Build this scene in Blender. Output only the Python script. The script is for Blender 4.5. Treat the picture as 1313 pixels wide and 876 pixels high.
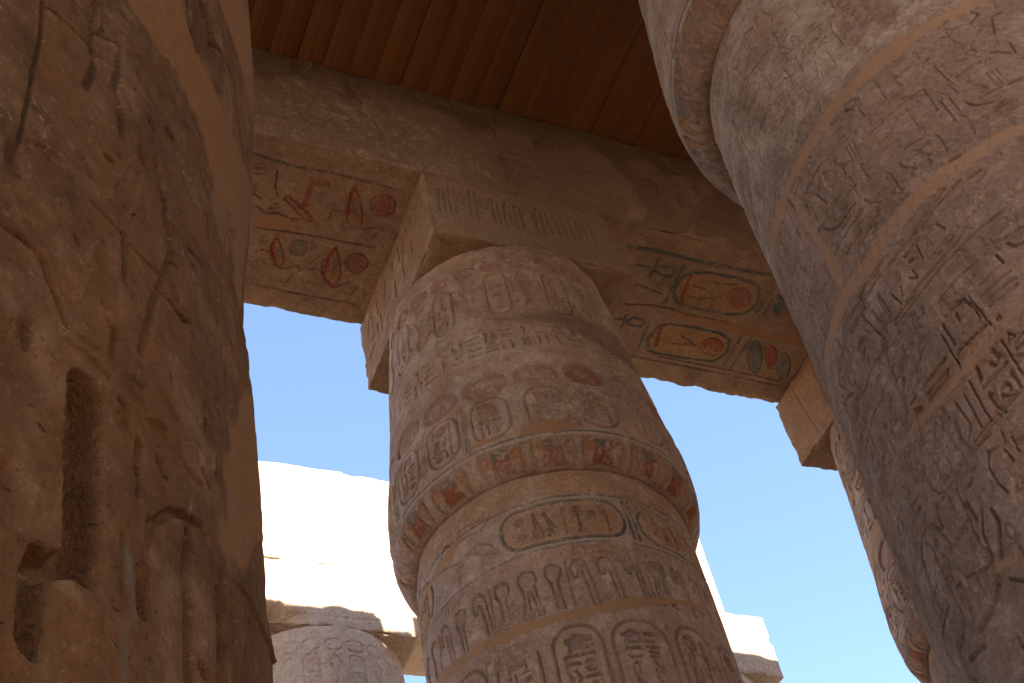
import bpy, math, random
import numpy as np
from mathutils import Matrix, Vector

for o in list(bpy.data.objects):
    bpy.data.objects.remove(o)
scene = bpy.context.scene
COL = scene.collection

# ------------------------------------------------------------------ camera
GZ = -1.6                                   # the ground, 1.6 m under the eye
cam_d = bpy.data.cameras.new('camera')
cam = bpy.data.objects.new('camera', cam_d)
COL.objects.link(cam)
cam_d.sensor_fit = 'HORIZONTAL'
cam_d.sensor_width = 36.0
cam_d.lens = 36.0 * 1759.694 / 1313.0
cam_d.clip_start = 0.05
cam_d.clip_end = 5000.0
YAW, PITCH, ROLL = 0.555485, 0.843589, -0.242471
fw = np.array([math.sin(YAW)*math.cos(PITCH), math.cos(YAW)*math.cos(PITCH), math.sin(PITCH)])
rt_ = np.array([math.cos(YAW), -math.sin(YAW), 0.0])
up_ = np.cross(rt_, fw)
R_ = math.cos(ROLL)*rt_ + math.sin(ROLL)*up_
U_ = -math.sin(ROLL)*rt_ + math.cos(ROLL)*up_
cam.matrix_world = Matrix(((R_[0], U_[0], -fw[0], 0), (R_[1], U_[1], -fw[1], 0), (R_[2], U_[2], -fw[2], 0), (0, 0, 0, 1)))
scene.camera = cam
scene.render.resolution_x = 1024
scene.render.resolution_y = 683

# ------------------------------------------------------------------ light
SUN_EL = math.radians(38.0)
SUN_AZ = math.radians(188.0)                # where the sun stands, clockwise from +Y
w = bpy.data.worlds.new('World')
scene.world = w
w.use_nodes = True
nt = w.node_tree
nt.nodes.clear()
sky = nt.nodes.new('ShaderNodeTexSky')
sky.sky_type = 'NISHITA'
sky.sun_disc = False
sky.sun_elevation = SUN_EL
sky.sun_rotation = SUN_AZ
sky.altitude = 80
sky.air_density = 1.0
sky.dust_density = 0.35
sky.ozone_density = 1.0
bg = nt.nodes.new('ShaderNodeBackground')
bg.inputs['Strength'].default_value = 0.118
wo = nt.nodes.new('ShaderNodeOutputWorld')
nt.links.new(sky.outputs[0], bg.inputs['Color'])
nt.links.new(bg.outputs[0], wo.inputs['Surface'])
sd = bpy.data.lights.new('sun', 'SUN')
sd.energy = 5.0
sd.angle = math.radians(0.53)
sd.color = (1.0, 0.90, 0.76)
so = bpy.data.objects.new('sun', sd)
COL.objects.link(so)
S_ = Vector((math.sin(SUN_AZ)*math.cos(SUN_EL), math.cos(SUN_AZ)*math.cos(SUN_EL), math.sin(SUN_EL)))
so.rotation_euler = S_.to_track_quat('Z', 'Y').to_euler()
so.location = (0, -30, 40)
vs = scene.view_settings
vs.view_transform = 'Standard'
vs.look = 'None'
vs.gamma = 1.0
vs.use_curve_mapping = False
vs.exposure = 2.08
scene.cycles.max_bounces = 10
scene.cycles.diffuse_bounces = 7

# ------------------------------------------------------------------ measured plan (metres, eye at 0,0,0)
C1 = (5.106, 8.474)
C2 = (10.815, 8.474)
C3 = (5.429, 3.017)
C4 = (-0.903, 2.30)
C5 = (4.852, 14.835)
C6 = (10.561, 14.835)
C0 = (-0.603, 8.474)
AB = 1.140                                  # half the side of an abacus, and half the depth of a beam
ZB, ZT, ZR = 11.30, 12.426, 14.254           # abacus foot, abacus top = beam foot, beam top
ZC = 7.983                                   # foot of the bud capital
C3D=[
('b',0.105,[(0.656,6.524),(0.335,6.337),(0.056,6.31),(-0.207,6.289),(-0.481,6.257),(-0.7,6.258),(-0.943,6.288),(-1.112,6.351),(-1.183,6.232)]),
('b',0.06,[(-0.695,6.207),(-0.671,5.888),(-0.649,5.555),(-0.643,5.316)]),
('b',0.085,[(0.27,5.182),(0.193,5.206),(0.016,5.209),(-0.181,5.219),(-0.326,5.2),(-0.51,5.163),(-0.632,5.203),(-0.735,5.201),(-0.854,5.207),(-1.005,5.191)]),
('p',0.15,[(-0.063,4.183),(-0.23,4.21),(-0.352,4.155),(-0.499,4.143),(-0.631,4.186),(-0.775,4.217),(-0.937,4.208),(-1.125,4.24)]),
('b',0.035,[(-0.352,4.155),(-0.421,4.128),(-0.506,4.127)]),
('b',0.06,[(-0.349,7.451),(-0.434,7.442)]),
('p',0.06,[(-0.594,3.286),(-0.528,3.231)]),
('c',0.0204,[(-0.6,5.008),(-0.845,5.018)]),
('c',0.0204,[(-0.598,5.069),(-0.707,5.076)]),
('o',0.015,[(-0.687,4.9),(-0.764,4.88),(-0.737,4.829),(-0.693,4.84),(-0.687,4.9)]),
('o',0.015,[(-0.89,5.013),(-0.935,5.034),(-0.97,4.988),(-0.936,4.91)]),
('c',0.0136,[(-0.844,4.824),(-0.841,4.738)]),
('c',0.0136,[(-1.032,4.914),(-0.933,4.85),(-0.883,4.791)]),
('c',0.0109,[(-0.38,4.7),(-0.579,4.706),(-0.717,4.702),(-0.857,4.71),(-1.008,4.719)]),
('c',0.0082,[(-0.318,4.581),(-0.455,4.567),(-0.573,4.563),(-0.668,4.546),(-0.793,4.534),(-0.929,4.53),(-0.998,4.531)]),
('c',0.0136,[(-0.574,4.933),(-0.571,4.857),(-0.544,4.776),(-0.491,4.735),(-0.388,4.727)]),
('c',0.0136,[(-0.454,4.499),(-0.536,4.489),(-0.622,4.472),(-0.731,4.44),(-0.8,4.418)]),
('c',0.0136,[(-0.676,4.456),(-0.79,4.404)]),
('c',0.0204,[(-0.409,4.293),(-0.542,4.283)]),
('c',0.0204,[(-0.427,4.227),(-0.533,4.232)]),
('c',0.0204,[(-0.439,4.197),(-0.536,4.201)]),
('k',0.0204,[(-0.589,4.432),(-0.607,4.398)]),
('c',0.0204,[(-0.64,4.289),(-0.699,4.268)]),
('c',0.0136,[(-0.615,4.189),(-0.607,4.25),(-0.576,4.215)]),
('k',0.0136,[(-0.603,4.821),(-0.601,4.77),(-0.59,4.711)]),
('x',0.0054,[(-0.632,4.991),(-0.613,4.886),(-0.598,4.723),(-0.613,4.668),(-0.625,4.465),(-0.633,4.351),(-0.638,4.28)]),
('c',0.0109,[(-0.436,5.023),(-0.21,5.047),(-0.124,5.087),(-0.039,5.12)]),
('c',0.0095,[(-0.552,5.037),(-0.309,5.038),(-0.182,5.092),(-0.103,5.13)]),
('c',0.0122,[(-0.468,4.741),(-0.303,4.763),(-0.183,4.777),(-0.137,4.803),(-0.101,4.864),(-0.072,4.877)]),
('c',0.0122,[(-0.435,4.693),(-0.265,4.727),(-0.132,4.751),(0.019,4.767)]),
('c',0.0095,[(-0.365,4.577),(-0.23,4.6),(-0.142,4.596),(-0.053,4.613),(0.032,4.601)]),
('c',0.0136,[(-0.252,4.834),(-0.17,4.859)]),
('c',0.0136,[(-0.249,4.807),(-0.168,4.833)]),
('c',0.0136,[(-0.242,4.98),(-0.223,5.009),(-0.191,4.984),(-0.176,4.912)]),
('k',0.0136,[(-0.357,4.987),(-0.321,4.983)]),
('k',0.0122,[(-0.289,4.995),(-0.355,4.969)]),
('k',0.0136,[(-0.35,4.931),(-0.329,4.923)]),
('c',0.0102,[(-0.291,4.99),(-0.295,4.88)]),
('c',0.0102,[(-0.374,4.842),(-0.343,4.802),(-0.352,4.875)]),
('c',0.0082,[(-0.421,4.851),(-0.432,4.799)]),
('c',0.0082,[(-0.466,4.873),(-0.446,4.767)]),
('c',0.0136,[(-0.2,4.409),(-0.079,4.417)]),
('c',0.0136,[(-0.198,4.366),(-0.081,4.366)]),
('c',0.0136,[(-0.195,4.322),(-0.087,4.329)]),
('c',0.0136,[(-0.185,4.472),(-0.097,4.484)]),
('c',0.017,[(-0.312,4.489),(-0.271,4.489),(-0.245,4.461),(-0.241,4.401)]),
('k',0.0136,[(-0.087,4.552),(-0.082,4.489)]),
('c',0.0136,[(-0.038,4.577),(-0.023,4.525),(0.003,4.515)]),
('c',0.0082,[(-0.516,4.974),(-0.507,4.859),(-0.507,4.808)]),
('c',0.0082,[(-0.536,5.069),(-0.462,5.07)]),
('k',0.0238,[(-0.034,5.293),(-0.003,5.276)]),
('c',0.0204,[(-0.02,5.09),(0.028,5.086)]),
('c',0.0136,[(-0.003,5.032),(0.04,5.06)]),
('c',0.0177,[(-0.011,6.099),(0.051,6.102)]),
('c',0.0177,[(0.067,6.075),(0.124,6.071)]),
('c',0.019,[(0.161,5.825),(0.26,5.844)]),
('k',0.0204,[(0.291,5.572),(0.332,5.572)]),
('c',0.0136,[(0.176,5.575),(0.259,5.575)]),
('c',0.0109,[(0.13,5.606),(0.151,5.539),(0.206,5.496)]),
('c',0.0122,[(0.173,6.17),(0.207,6.192),(0.243,6.163)]),
('c',0.0122,[(0.231,6.271),(0.295,6.311),(0.364,6.317),(0.387,6.25),(0.341,6.195),(0.284,6.201),(0.242,6.235)]),
('c',0.0122,[(0.133,5.438),(0.227,5.432)]),
('c',0.0095,[(-0.224,5.876),(-0.06,5.886),(0.028,5.884)]),
('c',0.0095,[(-0.142,5.577),(-0.059,5.553)]),
('c',0.0095,[(-0.128,5.49),(-0.048,5.5)]),
('r',0.0109,[(0.049,5.876),(0.045,5.665)]),
('r',0.0109,[(0.072,5.715),(0.071,5.498)]),
('r',0.0095,[(0.125,5.802),(0.135,5.692)]),
('r',0.0095,[(0.13,5.991),(0.14,5.779)]),
('c',0.0136,[(0.415,6.18),(0.381,6.026)]),
('c',0.0136,[(0.418,6.188),(0.459,6.193)]),
('c',0.0122,[(0.317,5.892),(0.389,5.791),(0.398,5.904)]),
('c',0.0109,[(-0.126,6.008),(-0.099,6.006)]),
('c',0.0095,[(-0.174,5.744),(-0.138,5.775)]),
('c',0.0204,[(-0.654,5.724),(-0.58,5.71)]),
('c',0.0136,[(-0.6,5.705),(-0.575,5.624),(-0.525,5.57),(-0.412,5.562)]),
('c',0.0095,[(-0.574,5.706),(-0.533,5.744)]),
('c',0.0122,[(-0.618,5.478),(-0.435,5.474)]),
('c',0.0122,[(-0.556,5.38),(-0.459,5.389)]),
('c',0.0109,[(-0.5,5.323),(-0.36,5.366)]),
('c',0.0109,[(-0.63,6.006),(-0.607,6.031),(-0.516,6.046),(-0.472,6.046)]),
('c',0.015,[(-0.631,5.988),(-0.631,5.866)]),
('r',0.0136,[(-0.56,5.901),(-0.573,5.824)]),
('c',0.0136,[(-0.834,5.875),(-1.021,5.903),(-1.176,5.983)]),
('c',0.0095,[(-0.71,6.198),(-0.699,6.053),(-0.663,5.759)]),
('c',0.0082,[(-1.102,6.243),(-1.149,6.042)]),
('c',0.0082,[(-0.859,5.872),(-0.836,5.747),(-0.805,5.5)]),
('r',0.0136,[(-0.492,5.997),(-0.487,5.845)]),
('c',0.0095,[(-0.559,5.953),(-0.526,5.79)]),
('c',0.0095,[(-0.356,5.03),(-0.523,5.045),(-0.631,5.03)]),
('c',0.0082,[(-0.408,5.094),(-0.611,5.096)]),
('c',0.0082,[(-0.524,4.96),(-0.521,4.832)]),
('c',0.0082,[(-0.551,7.082),(-0.406,7.035),(-0.262,7.001),(-0.125,6.954),(0.006,6.943)]),
('c',0.0082,[(-0.794,7.328),(-0.671,7.312),(-0.57,7.281),(-0.416,7.235)]),
('c',0.0136,[(-0.341,7.433),(-0.22,7.416)]),
('c',0.0082,[(-0.488,7.619),(-0.413,7.556)]),
('c',0.0095,[(-0.772,7.524),(-0.726,7.532),(-0.661,7.494)]),
('c',0.0109,[(-0.813,7.551),(-0.936,7.508),(-1.067,7.429)]),
('c',0.0095,[(-0.809,7.23),(-0.694,7.277),(-0.586,7.25)]),
('r',0.0122,[(-0.051,6.939),(-0.086,6.919),(-0.105,6.824),(-0.099,6.66)]),
('r',0.0122,[(-0.047,6.954),(0.009,6.892)]),
('r',0.0122,[(-0.253,6.892),(-0.195,6.899),(-0.142,6.834)]),
('c',0.0068,[(-0.651,6.902),(-0.586,6.862),(-0.503,6.845)]),
('c',0.0136,[(-0.244,6.786),(-0.174,6.833)]),
('r',0.0095,[(-0.237,6.707),(-0.261,6.571)]),
('c',0.0082,[(-0.749,6.748),(-0.679,6.86),(-0.596,6.843),(-0.493,6.865),(-0.407,6.886),(-0.362,6.828)]),
('o',0.0136,[(-0.199,6.206),(-0.235,6.219),(-0.257,6.185),(-0.218,6.148),(-0.181,6.171),(-0.199,6.206)]),
('c',0.017,[(-0.337,4.479),(-0.282,4.482),(-0.248,4.467),(-0.244,4.435)]),
('c',0.017,[(-0.297,4.441),(-0.296,4.4)]),
('c',0.0122,[(-0.356,4.456),(-0.35,4.305)]),
('c',0.0095,[(-0.236,4.435),(-0.238,4.307)]),
('c',0.0095,[(-0.23,4.465),(-0.217,4.205)]),
('c',0.015,[(-0.359,4.25),(-0.348,4.265),(-0.335,4.256),(-0.324,4.264),(-0.311,4.256),(-0.3,4.264),(-0.287,4.256),(-0.276,4.265),(-0.264,4.258),(-0.254,4.262),(-0.234,4.256)]),
('c',0.0122,[(-0.331,4.194),(-0.31,4.218),(-0.271,4.219),(-0.239,4.202),(-0.262,4.181),(-0.303,4.175),(-0.331,4.194)]),
('c',0.019,[(-0.408,4.291),(-0.54,4.281)]),
('c',0.0163,[(-0.416,4.229),(-0.538,4.228)]),
('c',0.0163,[(-0.424,4.205),(-0.535,4.199)]),
('c',0.0082,[(-0.377,4.413),(-0.371,4.165)]),
('c',0.0082,[(-0.216,4.129),(-0.218,3.886)]),
('c',0.0082,[(-0.372,4.081),(-0.37,3.836)]),
('c',0.0095,[(-0.405,4.042),(-0.407,3.834)]),
('c',0.0095,[(-0.445,4.044),(-0.435,3.909)]),
('c',0.0109,[(-0.534,4.12),(-0.526,3.855)]),
('k',0.015,[(-0.501,4.07),(-0.494,4.019)]),
('k',0.017,[(-0.5,3.964),(-0.484,3.975),(-0.493,3.903),(-0.486,3.826)]),
('c',0.015,[(-0.469,3.834),(-0.436,3.887)]),
('c',0.0204,[(-0.344,3.997),(-0.24,4.007)]),
('k',0.0204,[(-0.33,4.114),(-0.338,4.042)]),
('k',0.0204,[(-0.26,4.128),(-0.253,4.069),(-0.275,4.047),(-0.284,4.073)]),
('o',0.0136,[(-0.242,3.963),(-0.237,3.938),(-0.25,3.934),(-0.251,3.959),(-0.242,3.963)]),
('c',0.0109,[(-0.247,3.93),(-0.244,3.867),(-0.245,3.846)]),
('c',0.0109,[(-0.242,3.927),(-0.24,3.896),(-0.239,3.861)]),
('o',0.015,[(-0.276,3.92),(-0.264,3.886),(-0.283,3.855),(-0.302,3.872),(-0.298,3.911),(-0.276,3.92)]),
('o',0.0122,[(-0.333,3.947),(-0.33,3.924),(-0.342,3.924),(-0.341,3.947),(-0.333,3.947)]),
('c',0.0109,[(-0.337,3.917),(-0.331,3.846),(-0.316,3.79)]),
('c',0.0109,[(-0.338,3.799),(-0.346,3.789)]),
('c',0.0122,[(-0.238,3.847),(-0.484,3.8)]),
('c',0.0095,[(-0.237,3.829),(-0.472,3.776)]),
('o',0.0122,[(-0.182,4.253),(-0.179,4.23),(-0.192,4.224),(-0.193,4.251),(-0.182,4.253)]),
('c',0.0136,[(-0.195,4.324),(-0.139,4.324)]),
('c',0.0136,[(-0.201,4.367),(-0.162,4.358)]),
('c',0.015,[(-0.15,4.073),(-0.186,4.059),(-0.197,4.028),(-0.167,4.025)]),
('c',0.0082,[(-0.199,4.098),(-0.186,4.133),(-0.174,4.092)]),
('c',0.0095,[(-0.203,3.995),(-0.184,3.979)]),
('c',0.0095,[(-0.359,3.737),(-0.368,3.678)]),
('c',0.0095,[(-0.341,3.672),(-0.343,3.594)]),
('k',0.0109,[(-0.617,4.205),(-0.594,4.223),(-0.575,4.201)]),
('c',0.0136,[(-0.606,4.284),(-0.574,4.284)]),
('c',0.0082,[(-0.528,3.956),(-0.515,3.814),(-0.574,3.778)]),
('c',0.0095,[(-0.498,3.89),(-0.485,3.815),(-0.456,3.85)]),
('c',0.015,[(-0.4,3.77),(-0.486,3.773),(-0.574,3.778)]),
('k',0.0272,[(-0.587,3.818),(-0.587,3.774),(-0.552,3.78)]),
('c',0.0122,[(-0.659,3.876),(-0.666,3.976),(-0.648,4.007),(-0.631,4.004),(-0.62,3.865)]),
('c',0.0122,[(-0.698,4.056),(-0.701,3.935),(-0.684,3.824),(-0.644,3.779),(-0.603,3.765)]),
('c',0.0109,[(-0.664,3.856),(-0.617,3.849)]),
('c',0.0109,[(-0.659,3.821),(-0.61,3.818)]),
('c',0.0122,[(-0.677,3.77),(-0.614,3.769)]),
('o',0.0095,[(-0.768,4.007),(-0.76,4.041),(-0.728,4.035),(-0.709,3.992),(-0.729,3.963)]),
('c',0.0109,[(-0.776,3.949),(-0.705,3.94)]),
('c',0.0109,[(-0.741,3.947),(-0.74,3.856)]),
('o',0.0088,[(-0.855,4.046),(-0.862,4.09),(-0.844,4.095),(-0.82,4.044)]),
('c',0.0109,[(-0.878,4.014),(-0.814,4.013)]),
('c',0.0095,[(-0.844,3.997),(-0.831,3.923)]),
('c',0.019,[(-0.792,3.894),(-0.891,3.893)]),
('k',0.0122,[(-0.767,4.08),(-0.735,4.074)]),
('c',0.0082,[(-0.755,4.244),(-0.758,4.166),(-0.762,4.112)]),
('c',0.0082,[(-0.745,4.17),(-0.71,4.061)]),
('c',0.017,[(-0.709,3.776),(-0.726,3.751),(-0.725,3.676),(-0.741,3.676),(-0.771,3.747),(-0.821,3.78),(-0.876,3.775),(-0.917,3.721),(-0.936,3.65),(-0.947,3.575)]),
('c',0.0082,[(-0.838,3.728),(-0.822,3.665),(-0.815,3.564),(-0.824,3.445)]),
('o',0.0095,[(-0.826,3.65),(-0.825,3.617),(-0.82,3.601),(-0.84,3.626),(-0.826,3.65)]),
('c',0.0082,[(-0.728,3.607),(-0.735,3.534)]),
('c',0.0082,[(-0.741,3.654),(-0.715,3.56)]),
('c',0.0204,[(-0.79,3.419),(-0.753,3.393)]),
('c',0.0163,[(-0.723,3.385),(-0.672,3.361),(-0.636,3.325),(-0.609,3.334)]),
('r',0.0204,[(-0.757,3.462),(-0.739,3.362)]),
('c',0.0095,[(-0.597,3.756),(-0.605,3.598),(-0.608,3.411),(-0.59,3.358)]),
('k',0.0204,[(-0.588,3.627),(-0.579,3.523)]),
('k',0.0136,[(-0.546,3.529),(-0.583,3.438),(-0.59,3.368),(-0.609,3.334)]),
('c',0.0095,[(-0.392,3.693),(-0.426,3.709),(-0.452,3.65),(-0.449,3.562),(-0.436,3.481)]),
('c',0.0082,[(-0.431,3.716),(-0.444,3.67)]),
('c',0.0095,[(-0.379,3.652),(-0.371,3.578)]),
('c',0.0095,[(-0.508,3.706),(-0.532,3.676),(-0.56,3.683)]),
('c',0.0082,[(-0.897,4.5),(-0.91,4.381),(-0.915,4.244)]),
('c',0.0082,[(-1.055,4.331),(-1.02,4.146)]),
('c',0.0095,[(-1.067,4.089),(-1.04,3.911)]),
('c',0.0136,[(-0.579,3.202),(-0.536,3.134)]),
('k',0.0272,[(-0.519,3.413),(-0.575,3.301)]),
('k',0.0204,[(-0.517,3.49),(-0.513,3.425)]),
('c',0.0204,[(-0.853,3.779),(-0.905,3.725),(-0.935,3.598),(-0.938,3.471),(-0.94,3.418),(-1.018,3.404),(-1.039,3.336),(-1.03,3.247)]),
('k',0.0204,[(-0.892,3.427),(-0.924,3.418)]),
('c',0.0082,[(-0.819,3.572),(-0.823,3.428),(-0.831,3.303)]),
('c',0.017,[(-0.96,3.219),(-0.949,3.147),(-0.948,3.091)]),
('k',0.034,[(-0.864,3.27),(-0.942,3.268),(-0.949,3.224)]),
('c',0.0082,[(-0.842,3.736),(-0.818,3.656)]),
('k',0.034,[(-0.633,3.231),(-0.707,3.183),(-0.78,3.174)]),
('k',0.0136,[(-0.65,2.983),(-0.647,2.931)]),
('k',0.0204,[(-0.904,3.159),(-0.789,3.108)])]
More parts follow.
